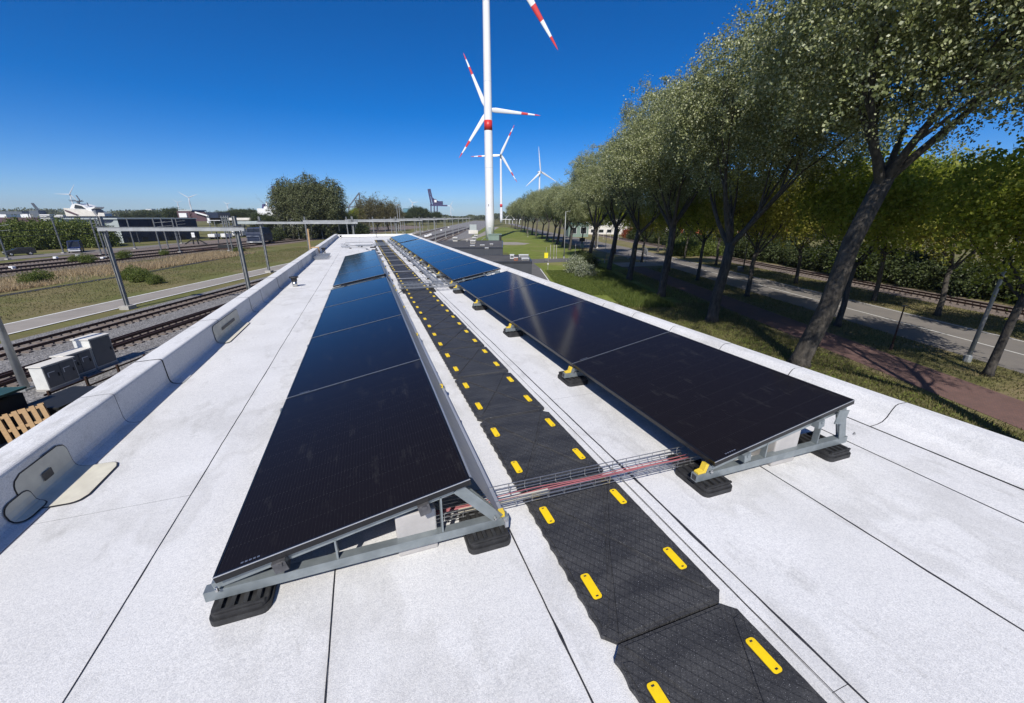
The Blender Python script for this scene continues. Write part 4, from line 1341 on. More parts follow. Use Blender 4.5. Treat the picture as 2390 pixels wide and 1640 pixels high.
turbine('tiny wind turbine behind the leaning blue crane booms', *gnd(642, 466, 79.6), 79.6, 40.0, 300, False, 5, 3)

# ------------------------------------------------------------------ catenary portals and masts
def ibeam(mb, x, y, z0, z1, w=0.24, d=0.24):
    mb.b2((x - w / 2, y - d / 2, z0), (x - w / 2 + 0.03, y + d / 2, z1))
    mb.b2((x + w / 2 - 0.03, y - d / 2, z0), (x + w / 2, y + d / 2, z1))
    mb.b2((x - w / 2 + 0.03, y - 0.015, z0), (x + w / 2 - 0.03, y + 0.015, z1))


def portal(label, s, tl, tr, ztop, zb, group='catenary portals over the near tracks', over=0.8, m='galvdull'):
    e = thing('catenary_portal', label, 'catenary portal', W(0, s, 0), -A, group)
    for t in (tl, tr):
        mb = MB(); ibeam(mb, t, 0, G + 0.3, ztop)
        ms = mb.build('mast', M[m], e)
        MB().b2((t - 0.4, -0.4, G - 0.1), (t + 0.4, 0.4, G + 0.3)).build('footing', M['concretepost'], e)
        MB().b2((t - 0.45, -0.22, zb + 0.21), (t + 0.75, 0.22, zb + 0.27)).build('saddle_plate', M['darksteel'], e)
        MB().tube([(t + 0.5, -0.3, zb - 0.1), (t + 0.5, -0.3, zb - 0.6)], 0.06, 6).build('insulator', M['darksteel'], e)
    mb = MB()
    mb.b2((tl - over * 0.3, -0.30, zb - 0.15), (tr + over, -0.16, zb + 0.0))
    mb.b2((tl - over * 0.3, -0.26, zb + 0.0005), (tr + over, -0.20, zb + 0.13))
    mb.b2((tl - over * 0.3, -0.30, zb + 0.1305), (tr + over, -0.16, zb + 0.16))
    mb.build('cross_beam', M['galvbeam'], e)
    for k_ in range(3):
        t = tl + (tr - tl) * (0.25 + 0.3 * k_)
        MB().bar((t, -0.1, zb - 0.21), (t, -0.1, zb - 1.1), 0.05, 0.05).build('drop_arm', M['darksteel'], e)
    return e


sP = [34.7, 58.6] + [82.5 + 23.9 * i for i in range(9)]
for i, s in enumerate(sP):
    tl = -32.6 if i < 1 else (-33.6 if i < 2 else -37.0 - i * 0.8)
    tr = -21.9 if i == 0 else -20.8 - (0.1 * i)
    zb = 0.62 if i == 0 else 0.80
    portal('grey catenary portal over the tracks, %s from the camera' % nth(i), s, tl, tr, 1.62, zb)


def mast(label, t, s, ztop, group, arm=True, z0=G):
    e = thing('catenary_mast', label, 'mast', W(t, s, 0), -A, group)
    mb = MB(); ibeam(mb, 0, 0, z0 + 0.25, ztop, 0.2, 0.2)
    mb.build('mast', M['galvdull'], e)
    MB().b2((-0.3, -0.3, z0 - 0.1), (0.3, 0.3, z0 + 0.25)).build('footing', M['concretepost'], e)
    if arm:
        MB().bar((0, 0, ztop - 1.0), (2.6, 0, ztop - 0.75), 0.06, 0.06).bar((0, 0, ztop - 1.9), (2.6, 0, ztop - 1.65), 0.05, 0.05).build('bracket_arm', M['galvdull'], e)
    return e


mpx = [((19, 606), 560), ((149, 591), 504), ((237, 595), 503), ((8, 640), 0), ((316, 581), 503), ((377, 587), 505), ((394, 581), 503), ((421, 589), 505), ((424, 568), 505), ((250, 601), 520),
       ((535, 586), 505), ((544, 588), 507), ((699, 558), 507), ((754, 558), 507), ((865, 541), 507), ((914, 541), 508), ((922, 541), 508)]
for i, ((bx_, by_), ty_) in enumerate(mpx):
    t, s = gnd(bx_, by_)
    if by_ == 640: continue
    mast('slim grey mast in the far yard, %s from the left' % nth(i), t, s, 1.3 if i else 1.0, 'masts in the far yard', i % 3 != 1)
for i, (tt_, ss_) in enumerate([(-52 + 1.5 * j, 185 + 26 * j) for j in range(7)]):
    mast('thin mast left of the far ballast field, %s from the camera' % nth(i), tt_, ss_, 1.6, 'masts along the far ballast field', True)
for i, (px_, y0_, y1_) in enumerate(((931, 478, 540), (936, 479, 540))):
    t, s = gnd(px_, y1_)
    e = thing('tall_lamp_mast', '%s of the two tall lamp masts behind the far parapet' % ['left', 'right'][i], 'lamp mast', W(t, s, G), -A, 'pair of tall lamp masts')
    zt = atS(px_, y0_, s)[1] - G
    MB().tube([(0, 0, 0), (0, 0, zt)], [0.22, 0.12], 8).build('pole', M['lampgrey'], e)
    MB().b2((-0.6, -0.2, zt + 0.01), (0.6, 0.2, zt + 0.25)).build('lamp_head', M['lampgrey'], e)
# overhead wires
for i, (t, z, s0, s1) in enumerate(((-74.5, -0.35, 10, 240), (-74.5, -1.15, 10, 240), (-79.5, -0.45, 10, 240), (-79.5, -1.3, 10, 240), (-68.5, -0.9, 10, 200))):
    tag(MB().tube([W(t, s0, z), W(t + 2, (s0 + s1) / 2, z - 0.15), W(t + 5, s1, z)], 0.03, 4).build('overhead_wire', M['blackcable']), 'dark overhead wire above the yard, %s from the top at the left edge' % nth(i), 'wire', 'overhead wires above the yard')
for i, (t, z) in enumerate(((-29.1, -0.55), (-24.0, -0.55), (-29.1, 0.25), (-24.0, 0.25))):
    tag(MB().tube([W(t, 30, z), W(t, 150, z), W(t - 4, 300, z)], 0.012, 4).build('contact_wire', M['blackcable']), 'thin %s wire over the %s near track' % (['contact', 'contact', 'carrier', 'carrier'][i], ['left', 'right'][i % 2]), 'wire', 'overhead wires above the near tracks')

# ------------------------------------------------------------------ trackside things on the left
def cabinet(label, t, s, w, d, h, doors, ordn):
    e = thing('signal_cabinet', label, 'cabinet', W(t, s, G), -A, 'grey trackside cabinets')
    MB().b2((-w / 2, -d / 2, 0.0), (w / 2, d / 2, 0.12)).build('plinth', M['concretepost'], e)
    MB().b2((-w / 2 + .02, -d / 2 + .02, 0.12), (w / 2 - .02, d / 2 - .02, h)).build('body', M['cabinet'], e)
    MB().b2((-w / 2 - .03, -d / 2 - .03, h), (w / 2 + .03, d / 2 + .03, h + 0.05)).build('lid', M['offwhite'], e)
    n_ = doors
    for k_ in range(n_):
        y0 = -d / 2 + 0.04 + k_ * (d - 0.08) / n_
        y1 = y0 + (d - 0.08) / n_ - 0.03
        dr = MB().b2((w / 2 - .018, y0, 0.18), (w / 2 + 0.012, y1, h - 0.05)).build('door', M['cabinetdark'], e)
        MB().b2((w / 2 + 0.0125, y1 - 0.14, h * 0.50), (w / 2 + 0.035, y1 - 0.09, h * 0.50 + 0.16)).build('handle', M['blackpaint'], dr)
        if n_ > 1:
            MB().b2((w / 2 + 0.0125, y0 + 0.1, h * 0.72), (w / 2 + 0.02, y0 + 0.4, h * 0.72 + 0.03)).build('label_plate', M['white'], dr)
            MB().b2((w / 2 + 0.0125, y0 + 0.1, h * 0.56), (w / 2 + 0.02, y0 + 0.13, h * 0.56 + 0.2)).build('label_plate', M['white'], dr)


cabinet('low grey double-door cabinet, left of the three by the tracks', -20.95, 17.75, 0.62, 1.42, 1.18, 2, 0)
cabinet('middle grey double-door cabinet of the three by the tracks', -21.4, 19.1, 0.62, 1.3, 1.2, 2, 1)
cabinet('tall light grey cabinet, right of the three by the tracks', -21.55, 20.4, 0.85, 1.15, 1.62, 1, 2)
e = thing('low_fence', 'low rusty post and rail fence below the grey cabinets', 'fence', W(-18.3, 15.0, G), -A)
for k_ in range(4): MB().b2((-0.04, k_ * 1.5, 0), (0.04, k_ * 1.5 + 0.08, 0.95)).build('post', M['rail'], e)
for z_ in (0.78, 0.45): MB().b2((-0.075, -0.1, z_), (-0.042, 4.8, z_ + 0.07)).build('fence_rail', M['rail'], e)
e = thing('black_bin', 'black low storage box beside the building', 'storage box', W(-17.0, 14.2, G), -A)
MB().b2((-0.7, -0.7, 0), (0.7, 1.2, 0.9)).build('body', M['blackpaint'], e)
MB().b2((-0.74, -0.74, 0.9), (0.74, 1.24, 0.97)).build('lid', M['blackpaint'], e)
e = thing('green_roof_shed', 'black shed with dark green roof at the left edge', 'shed', W(-18.9, 12.0, G), -A)
MB().b2((-1.1, -2.0, 0), (1.3, 1.7, 1.49)).build('wall', M['blackpaint'], e)
MB().add([(-1.3, -2.2, 1.5), (1.4, -2.2, 1.6), (1.4, 1.8, 1.6), (-1.3, 1.8, 1.5), (-1.3, -2.2, 1.58), (1.4, -2.2, 1.68), (1.4, 1.8, 1.68), (-1.3, 1.8, 1.58)],
         [(0, 3, 2, 1), (4, 5, 6, 7), (0, 1, 5, 4), (1, 2, 6, 5), (2, 3, 7, 6), (3, 0, 4, 7)]).build('roof', M['greenpaint'], e)
for y_ in (0.3, 0.7): MB().b2((1.301, y_, 0.7), (1.33, y_ + 0.12, 1.2)).build('vent_slat', M['cabinetdark'], e)
e = thing('grey_lamp_post', 'thick grey lamp post at the left edge beside the cabinets', 'lamp post', W(-22.0, 17.3, G), -A)
MB().tube([(0, 0, 0), (0, 0, 9.5)], [0.15, 0.09], 12).build('pole', M['lampgrey'], e, smooth=True)
MB().b2((-0.2, -0.2, -0.02), (0.2, 0.2, 0.12)).build('foot_plate', M['lampgrey'], e)
MB().bar((0, 0, 9.4), (1.2, 0, 9.6), 0.12, 0.08).build('lamp_arm', M['lampgrey'], e)
# pallet standing on edge beside the shed
tp, sp_ = gnd(66, 985, G + 0.75)
e = thing('wooden_pallet', 'light wooden pallet standing on edge beside the black shed', 'pallet', W(tp, sp_, G + 0.02), -A)
for k_ in range(6): MB().b2((-0.60 + k_ * 0.215, -0.022, 0.0), (-0.60 + k_ * 0.215 + 0.125, 0.0, 1.2)).build('deck_board', M['wood'], e)
for z_ in (0.05, 0.55, 1.05): MB().b2((-0.60, 0.001, z_), (0.60, 0.10, z_ + 0.10)).build('stringer', M['wood'], e)
for x_ in (-0.6, -0.06, 0.48): MB().b2((x_, 0.101, 0.0), (x_ + 0.12, 0.122, 1.2)).build('back_board', M['wood'], e)
e.rotation_euler = (R(-14), R(-9), -A + R(38))
for i, (px_, py_) in enumerate(((131, 604), (182, 599), (241, 605), (302, 597), (30, 628))):
    t, s = gnd(px_, py_)
    e = thing('marker_block', 'small white marker block beside the yard tracks, %s from the left' % ['second', 'third', 'fourth', 'fifth', 'first'][i], 'marker', W(t, s, G), -A, 'white marker blocks by the yard tracks')
    MB().b2((-0.3, -0.25, 0), (0.3, 0.25, 0.45)).build('block', M['white'], e, bevel=0.05)

# bushes and hedges on the left
for i, (px_, py_, sc) in enumerate(((315, 652, 0.85), (330, 657, 0.75), (98, 658, 0.75), (75, 664, 0.7), (205, 614, 0.8), (178, 611, 0.6), (385, 596, 0.6), (292, 604, 0.8), (560, 590, 0.7), (362, 662, 0.55))):
    t, s = gnd(px_, py_)
    bush(BUSH[i % 2], 'loose green bush in the rough grass, %s of ten' % nth(i), t, s, 'bushes in the rough grass', sc)
k = 0
for px_ in range(0, 232, 17):
    for dp in (0, 9):
        t, s = gnd(px_ + dp, 590 - px_ * 0.045 - dp * 0.4)
        bush(BUSH[k % 2], 'bush in the tall green hedge beyond the yard road, %s from the left' % nth(k), t - 5, s + 7, 'hedge beyond the yard road', (2.3, 2.3, rnd.uniform(2.7, 3.4)))
        k += 1
# big poplars on the left
for i, (px_, s, sc) in enumerate(((684, 150, 1.04), (725, 146, 1.10), (776, 150, 1.04), (752, 160, 1.0))):
    t, _z = atS(px_, 540, s)
    tree(SLIM, 'tall_poplar', 'tall bushy poplar left of the roof end, %s of four from the left' % ['first', 'second', 'fourth', 'third'][i], 'tree', t, s, 'clump of poplars left of the roof end', sc)
for i, (px_, s, sc) in enumerate(((855, 236, 1.28), (882, 240, 1.32), (906, 244, 1.2), (926, 244, 1.15), (838, 236, 0.85))):
    t, _z = atS(px_, 530, s)
    tree(BARE if i < 4 else LIME[0], 'budding_tree', 'half-bare budding tree behind the far parapet, %s of five' % nth(i), 'tree', t, s, 'budding trees behind the far parapet', sc if i < 4 else 1.1)
for i, (px_, s, sc) in enumerate(((612, 190, 0.85), (630, 180, 0.8), (790, 170, 0.95), (812, 180, 0.9), (974, 400, 1.6), (988, 420, 1.5), (1020, 430, 1.2), (950, 380, 1.1), (1005, 460, 1.2))):
    t, _z = atS(px_, 540, s)
    tree(GREEN, 'round_tree', 'rounded dark green tree near the far masts, %s of nine' % nth(i), 'tree', t, s, 'rounded trees near the far masts', sc)
for i, (px_, s, sc) in enumerate(((545, 330, 1.15), (556, 340, 1.3), (570, 335, 1.2), (584, 345, 1.3), (520, 350, 1.15), (505, 345, 1.0), (408, 330, 1.35), (330, 420, 1.2), (345, 430, 1.3), (362, 425, 1.25), (378, 430, 1.2), (300, 420, 1.1), (597, 330, 1.0))):
    t, _z = atS(px_, 520, s)
    tree(GREEN, 'skyline_tree', 'round dark tree in the far tree belt behind the yard, %s of thirteen' % nth(i), 'tree', t, s, 'tree belt behind the yard', sc)
for i, (px_, py_, sc) in enumerate(((660, 556, 1.6), (690, 556, 1.5), (648, 561, 1.2), (735, 556, 1.9), (775, 554, 1.9), (810, 551, 1.8), (840, 548, 1.8))):
    t, s = gnd(px_, py_)
    bush(DARKB, 'dark bush at the foot of the tall poplars, %s of seven' % nth(i), t, s, 'bushes below the tall poplars', sc)
#@@FAR@@

# ------------------------------------------------------------------ small flat-roofed sheds right of the roof
def annex(label, t0, t1, s0, s1, h, nseg):
    e = thing('flat_roof_shed', label, 'shed', W(t0, s0, G), -A, 'anthracite sheds beside the roof')
    w, d = t1 - t0, s1 - s0
    MB().b2((0, 0, 0), (w, d, h)).build('wall', M['wallgrey'], e)
    for k_ in range(nseg):
        MB().b2((k_ * w / nseg + 0.02, -0.035, 0.1), ((k_ + 1) * w / nseg - 0.02, -0.003, h - 0.12)).build('wall_panel', M['wallgrey'], e)
    for k_ in range(int(nseg * d / w)):
        u = d / int(nseg * d / w)
        MB().b2((w + 0.003, k_ * u + 0.02, 0.1), (w + 0.035, (k_ + 1) * u - 0.02, h - 0.12)).build('wall_panel', M['wallgrey'], e)
    MB().b2((-0.02, -0.02, h), (w + 0.02, d + 0.02, h + 0.03)).build('roof', M['roofdark'], e)
    ed = MB()
    for lo, hi in (((-.06, -.06, h - .1), (w + .06, 0.06, h + .1)), ((-.06, d - .06, h - .1), (w + .06, d + .06, h + .1)), ((-.06, .061, h - .1), (.06, d - .061, h + .1)), ((w - .06, .061, h - .1), (w + .06, d - .061, h + .1))):
        MB().b2(lo, hi).build('roof_edge', M['trim'], e)
    return e


annex('nearer low anthracite shed behind the right parapet', -6.0, 3.0, 43.1, 50.9, 3.0, 6)
annex('farther low anthracite shed in front of the turbine', -12.0, -0.1, 64.0, 83.0, 3.0, 8)


def roof_unit(label, px_, py_, w, d, h, z, m, name='roof_unit', cat='roof unit'):
    t, s = gnd(px_, py_, z)
    e = thing(name, label, cat, W(t, s, z + 0.032), -A, 'units on the shed roofs')
    MB().b2((-w / 2, -d / 2, 0), (w / 2, d / 2, h)).build('casing', M[m], e, bevel=0.03)
    MB().b2((-w / 2 + .04, -d / 2 - .012, h * .25), (w / 2 - .04, -d / 2 - .002, h * .8)).build('grille', M['cabinetdark'], e)
    MB().b2((-w / 2 - .03, -d / 2 - .03, h + .002), (w / 2 + .03, d / 2 + .03, h + .04)).build('cover', M['white'], e)
    return e


zr = G + 3.0
for i, (px_, py_, w, d, h) in enumerate(((1063, 563, 0.9, 0.9, 0.75), (1104, 568, 0.9, 0.9, 0.5), (1107, 561, 0.8, 0.9, 0.6), (1111, 556, 0.8, 0.9, 0.7), (1126, 574, 0.7, 0.7, 0.15), (1103, 575, 0.7, 0.7, 0.15), (1136, 581, 0.5, 0.4, 0.15), (1147, 572, 0.5, 0.5, 0.2), (1090, 563, 0.3, 0.3, 0.3))):
    roof_unit('white unit on the farther shed roof, %s of nine' % nth(i), px_, py_, w, d, h, zr, 'offwhite')
for i, (px_, py_, w, d, h, m) in enumerate(((1195, 604, 0.45, 0.4, 0.45, 'white'), (1204, 608, 0.4, 0.3, 0.3, 'orange'), (1222, 600, 1.1, 0.6, 0.25, 'white'), (1226, 607, 0.8, 0.6, 0.18, 'white'))):
    roof_unit(['small white box', 'orange box', 'long white unit', 'flat white unit'][i] + ' on the nearer shed roof', px_, py_, w, d, h, zr, m)
e = thing('transformer_kiosk', 'green-roofed transformer kiosk at the foot of the turbine', 'kiosk', W(-4.4, 124.0, G), -A)
MB().b2((0, 0, 0), (3.2, 4.0, 2.5)).build('wall', M['kioskgreen'], e)
MB().b2((3.2, 0.001, 0), (3.9, 4.0, 2.5)).build('side_wall', M['blackpaint'], e)
MB().b2((-.12, -.12, 2.5), (4.0, 4.12, 2.68)).build('roof', M['kioskgreen'], e)
for x_ in (0.2, 1.2, 2.2): MB().b2((x_, -.035, 0.15), (x_ + 0.85, -.003, 2.3)).build('door', M['kioskgreen'], e)
e = thing('turbine_steps', 'steel access steps beside the turbine foot', 'steps', W(-6.5, 140, G), -A)
for k_ in range(5): MB().b2((-1.0 + k_ * .25, -0.4, 0.15 + .18 * k_), (-0.7 + k_ * .25, 0.4, .2 + .18 * k_)).build('tread', M['galvdull'], e)
MB().bar((-1, -.42, 0), (0.5, -.42, 1.1), .05, .12).build('side_rail', M['galvdull'], e); MB().bar((-1, .42, 0), (0.5, .42, 1.1), .05, .12).build('side_rail', M['galvdull'], e)
e = thing('trackside_box', 'blue and white trackside box beyond the grass patch', 'cabinet', W(*gnd(1105, 545), G), -A)
MB().b2((-2.2, -1, 0), (2.2, 1, 1.6)).build('plinth', M['offwhite'], e); MB().b2((-1.6, -.8, 1.6), (1.6, .8, 4.2)).build('panel', M['palegrey'], e)
for i, (px_, py_) in enumerate(((997, 553), (1001, 551), (1005, 549), (994, 553), (1030, 538), (1047, 531))):
    t, s = gnd(px_, py_)
    e = thing('track_box', 'small white box between the far tracks, %s of six' % nth(i), 'track box', W(t, s, G + 0.02), -A, 'white boxes between the far tracks')
    MB().b2((-.5, -.4, 0), (.5, .4, .7)).build('box', M['white'], e, bevel=.05)

# ------------------------------------------------------------------ street furniture on the right
def post(name, label, cat, t, s, h, r, m, group=None, lean=0.0, head=None):
    e = thing(name, label, cat, W(t, s, G), -A, group)
    MB().tube([(0, 0, -0.05), (lean * h, 0, h)], [r, r * 0.65], 8).build('pole', M[m], e, smooth=True)
    MB().lathe([(r * 1.7, -0.02), (r * 1.7, 0.35), (r * 1.1, 0.4)], 8).build('base_sleeve', M[m], e)
    if head == 'lamp':
        MB().bar((lean * h, 0, h - .02), (lean * h + 0.9, 0, h + 0.12), .10, .07).build('lamp_head', M['lampgrey'], e)
    if head == 'plate':
        MB().box((lean * h, 0, h + 0.02), (0.34, 0.05, 0.06)).build('cap_plate', M['darksteel'], e)
    return e


post('lamp_post', 'pale leaning lamp post at the right edge beside the road', 'lamp post', 25.5, 20.1, 8.5, 0.10, 'lampgrey', None, 0.03, 'lamp')
post('sign_post', 'short brown post with flat cap beside the footpath', 'post', 23.1, 22.1, 2.7, 0.05, 'rail', None, 0.0, 'plate')
post('lamp_post', 'slim lamp post with orange-white foot by the road bend', 'lamp post', 23.7, 103, 8.5, 0.13, 'offwhite', None, 0.0, 'lamp')
post('lamp_post', 'black and white lamp post beside the middle trees', 'lamp post', 24.7, 60.0, 8.0, 0.11, 'offwhite', None, 0.0, 'lamp')
post('lamp_post', 'grey lamp post on the grass beside the yellow sign', 'lamp post', 11.6, 77.7, 8.5, 0.10, 'lampgrey', None, 0.0, 'lamp')
post('thin_post', 'thin bare post at the footpath crossing', 'post', 17.6, 70.3, 5.2, 0.05, 'lampgrey')
post('lamp_post', 'dark lamp post across the road before the tram track', 'lamp post', *gnd(1733, 635), 7.5, 0.09, 'darksteel', None, 0.0, 'lamp')
e = thing('utility_box', 'small grey box at the foot of the dark lamp post', 'utility box', W(*gnd(1726, 633), G), -A)
MB().b2((-.25, -.2, 0), (.25, .2, .65)).build('body', M['cabinetdark'], e); MB().b2((-.28, -.23, .65), (.28, .23, .7)).build('lid', M['cabinet'], e)
for i, (t, s) in enumerate(((8.9, 77.0), (9.6, 77.3), (10.1, 77.5), (14.3, 81.0))):
    post('marker_post', 'thin white marker post near the yellow sign, %s of four' % nth(i), 'marker post', t, s, 2.6, 0.06, 'concretepost', 'marker posts near the yellow sign')
for i, (px_, py_) in enumerate(((1466, 604), (1505, 613), (1408, 558), (1424, 557), (1437, 558), (1443, 558), (1368, 575), (1232, 553))):
    t, s = gnd(px_, py_)
    post('bollard', 'slim pale bollard beside the street, %s of eight' % nth(i), 'bollard', t, s, 2.0 if i not in (0, 1) else 1.0, 0.07, 'concretepost', 'pale bollards beside the street')
for i, (px_, py_) in enumerate(((1235, 552), (1374, 577))):
    pass
e = thing('yellow_sign', 'bright yellow sign board on a thin post by the service road', 'sign', W(7.5, 71.2, G), -A)
MB().tube([(0, 0, 0), (0, 0, 2.6)], 0.035, 6).build('post', M['lampgrey'], e)
MB().b2((-.32, -.07, .75), (.32, -.037, 1.65)).build('board', M['signyellow'], e)
e = thing('thin_sign', 'thin post with small tag on the light grass verge', 'post', W(6.6, 59.8, G), -A)
MB().tube([(0, 0, 0), (0, 0, 2.1)], 0.03, 6).build('post', M['concretepost'], e); MB().b2((-.08, -.05, .9), (.08, -.032, 1.1)).build('tag', M['white'], e)
e = thing('traffic_signal', 'dark signal box on a green post at the junction', 'traffic signal', W(16.7, 86.5, G), -A)
MB().tube([(0, 0, 0), (0, 0, 3.4)], 0.09, 8).build('post', M['greenpaint'], e)
MB().b2((-.65, -.25, 2.7), (.45, .2, 3.4)).build('signal_head', M['blackpaint'], e)
MB().b2((-.4, -.3, 1.4), (.3, .05, 2.2)).build('lower_box', M['kioskgreen'], e)
for i, (t, s) in enumerate(((18.6, 12.2),)):
    pass
# railing beyond the road
e = thing('grey_railing', 'grey metal railing beyond the road behind the trees', 'railing', W(33.0, 97.0, G), -A + R(-14))
for k_ in range(14): MB().b2((0, -k_ * 1.05, 0), (.06, -k_ * 1.05 + .06, 1.25)).build('post', M['galvdull'], e)
for z_ in (0.35, 1.2): MB().b2((.065, -13.7, z_), (.11, .1, z_ + .07)).build('rail', M['galvdull'], e)
for k_ in range(60): MB().b2((.07, -13.6 + k_ * .228, .43), (.09, -13.58 + k_ * .228, 1.19)).build('baluster', M['galvdull'], e)


def block_building(label, name, p, w, d, h, m, rows_, cols, group=None, rz=-A, roofm='roofdark', wm='glass', wh=0.5, ww=0.62):
    e = thing(name, label, 'building', W(p[0], p[1], G - 0.05), rz, group)
    MB().b2((-w / 2, 0, 0), (w / 2, d, h)).build('wall', M[m], e)
    MB().b2((-w / 2 - .15, -.15, h), (w / 2 + .15, d + .15, h + .35)).build('roof', M[roofm], e)
    for r_ in range(rows_):
        for c_ in range(cols):
            x = -w / 2 + (c_ + .5) * w / cols; z = (r_ + .5) * h / rows_
            fw_, fh_ = ww * w / cols, wh * h / rows_
            f = MB().b2((x - fw_ / 2, -.08, z - fh_ / 2), (x + fw_ / 2, -.01, z + fh_ / 2)).build('window', M['white'], e)
            MB().b2((x - fw_ / 2 + .1, -.10, z - fh_ / 2 + .1), (x + fw_ / 2 - .1, -.082, z + fh_ / 2 - .1)).build('pane', M[wm], f)
    return e


block_building('orange-red brick building behind the tram trees', 'brick_building', (62, 112), 26, 14, 7.2, 'redbrick', 1, 5, rz=-A - 0.5)
block_building('pale rendered wall building left of the brick building', 'rendered_building', (51.5, 124), 5.5, 10, 7.8, 'offwhite', 1, 1, rz=-A - 0.4, wh=0.2, ww=0.3)
block_building('white office building with dark window bands beyond the road', 'office_building', (45, 190), 26, 14, 12, 'offwhite', 4, 7)
block_building('low blue-roofed building at the road bend', 'low_building', (30, 165), 8, 8, 5.0, 'kioskgreen', 1, 2, roofm='teal')
e = thing('footbridge_frame', 'white arched frame structure beside the far turbine tower', 'frame structure', W(*gnd(1180, 522), G), -A)
for k_ in range(5): MB().b2((k_ * 4, 0, 0), (k_ * 4 + .4, .4, 4.6)).build('post', M['white'], e)
MB().b2((-6, -.2, 4.6), (18, .6, 5.2)).build('deck', M['white'], e)
MB().tube([(0, 0, 5.2), (2, 0, 8), (5, 0, 9.2), (8, 0, 8), (10, 0, 5.2)], .25, 6).build('arch', M['white'], e)

# ------------------------------------------------------------------ far side of the yard
def plate(mb, s, rects, dep):
    for x0, y0, x1, y1 in rects:
        (ta_, za), (tb, zb) = atS(x0, y1, s), atS(x1, y0, s)
        mb.b2((ta_, 0, za), (tb, dep, zb))
    return mb


def far_thing(name, label, cat, s, base_px, group=None):
    """an Empty on the ground below the thing; parts are given in site coordinates relative to it"""
    e = thing(name, label, cat, W(0, s, 0), -A, group)
    return e


P1, P2 = gnd(290.5, 566.7), gnd(468, 557)
P0 = (P1[0] - 5.5, P1[1] - 1.5)
dx, ds = P2[0] - P1[0], P2[1] - P1[1]
wh_top = atS(290, 511.5, P1[1])[1]
e = thing('warehouse', 'dark blue warehouse with pale gable beyond the yard tracks', 'building', (0, 0, 0), -A)
def up(poly, z0, z1):
    return MB().prism(poly, z0, z1)
back = [(P2[0] - 30, P2[1] + 20), (P0[0] - 30, P0[1] + 20)]
up([P0, P1, P2] + back, G - .02, wh_top).build('wall', M['navy'], e)
def wallquad(a, b, f0, f1, z0, z1, off):
    """thin slab standing proud of the wall from a to b"""
    d = Vector((b[0] - a[0], b[1] - a[1])); L = d.length; d.normalize(); n2 = Vector((d.y, -d.x))
    p, q = Vector(a) + d * (L * f0), Vector(a) + d * (L * f1)
    return MB().prism([tuple(p + n2 * 0.004), tuple(q + n2 * 0.004), tuple(q + n2 * off), tuple(p + n2 * off)], z0, z1)
hh_ = wh_top - G
wallquad(P0, P1, 0.0, 1.0, G, wh_top - .05, 0.12).build('pale_gable', M['palegrey'], e)
for f0, f1, z0, z1 in ((0.05, 0.82, .08, .27), (0.05, 0.80, .47, .55)):
    wallquad(P0, P1, f0, f1, G + z0 * hh_, G + z1 * hh_, 0.17).build('window_band', M['glass'], e)
d_ = (Vector(P1) - Vector(P0)).normalized(); n2_ = Vector((d_.y, -d_.x)); Lg = (Vector(P1) - Vector(P0)).length
arc = [(math.cos(R(180 + 180 * k_ / 10)), math.sin(R(180 + 180 * k_ / 10))) for k_ in range(11)]
vs = []
for off in (0.125, 0.18):
    for a_, b_ in arc:
        q = Vector(P0) + d_ * (Lg * (0.47 + 0.36 * a_)) + n2_ * off
        vs.append((q.x, q.y, wh_top - .1 + b_ * hh_ * 0.15))
MB().add(vs, [tuple(range(11)), tuple(range(11, 22))[::-1]] + [(i, (i + 1) % 11, 11 + (i + 1) % 11, 11 + i) for i in range(11)]).build('arched_window', M['navy'], e)
up([(P0[0] - .2, P0[1] - .4), (P1[0] + .3, P1[1] - .4), (P2[0] + .4, P2[1])] + back, wh_top, wh_top + .35).build('roof_edge', M['palegrey'], e)
for k_ in range(9):
    wallquad(P1, P2, k_ / 9 + .006, (k_ + 1) / 9 - .006, G + .28 * hh_, wh_top - .25, 0.08).build('cladding_panel', M['navy'], e)
for k_ in range(6):
    wallquad(P1, P2, k_ / 6 + .05, (k_ + .7) / 6, G + .04 * hh_, G + .22 * hh_, 0.10).build('loading_door', M['blackpaint'], e)

# ship moored behind the hedge
S_ = 420.0
e = far_thing('white_ship', 'large white ship with bridge and masts on the left horizon', 'ship', S_, 505)
plate(MB(), S_, [(118, 505, 246, 513)], 16).build('hull', M['navy'], e)
plate(MB(), S_, [(88, 512, 246, 523)], 18).build('lower_hull', M['teal'], e)
def shp(name, poly, dep, m, y0=0.0):
    p = [atS(x, y, S_) for x, y in poly]
    n_ = len(p)
    MB().add([(t, y0, z) for t, z in p] + [(t, y0 + dep, z) for t, z in p], [tuple(range(n_)), tuple(range(n_, 2 * n_))[::-1]] + [(i, (i + 1) % n_, n_ + (i + 1) % n_, n_ + i) for i in range(n_)]).build(name, M[m], e)
shp('superstructure', [(152, 504), (145, 485), (166, 487), (195, 488), (214, 494), (222, 504)], 14, 'offwhite', 1)
shp('bridge', [(158, 486), (162, 477), (172, 474), (190, 479), (204, 489)], 12, 'white', 2)
shp('bridge_window', [(170, 485), (172, 477), (186, 480), (196, 487)], 0.6, 'glass', 1.2)
shp('window_stripe', [(149, 489), (160, 492), (182, 501), (177, 502), (160, 496), (150, 492)], 0.5, 'maroon', 0.4)
shp('aft_deck', [(196, 496), (200, 484), (216, 482), (216, 485), (208, 488), (214, 500), (210, 504)], 10, 'white', 2)
shp('funnel', [(206, 499), (208, 487), (216, 490), (220, 502)], 8, 'cranegrey', 3)
shp('aft_house', [(221, 504), (222, 496), (236, 497), (238, 504)], 8, 'offwhite', 3)
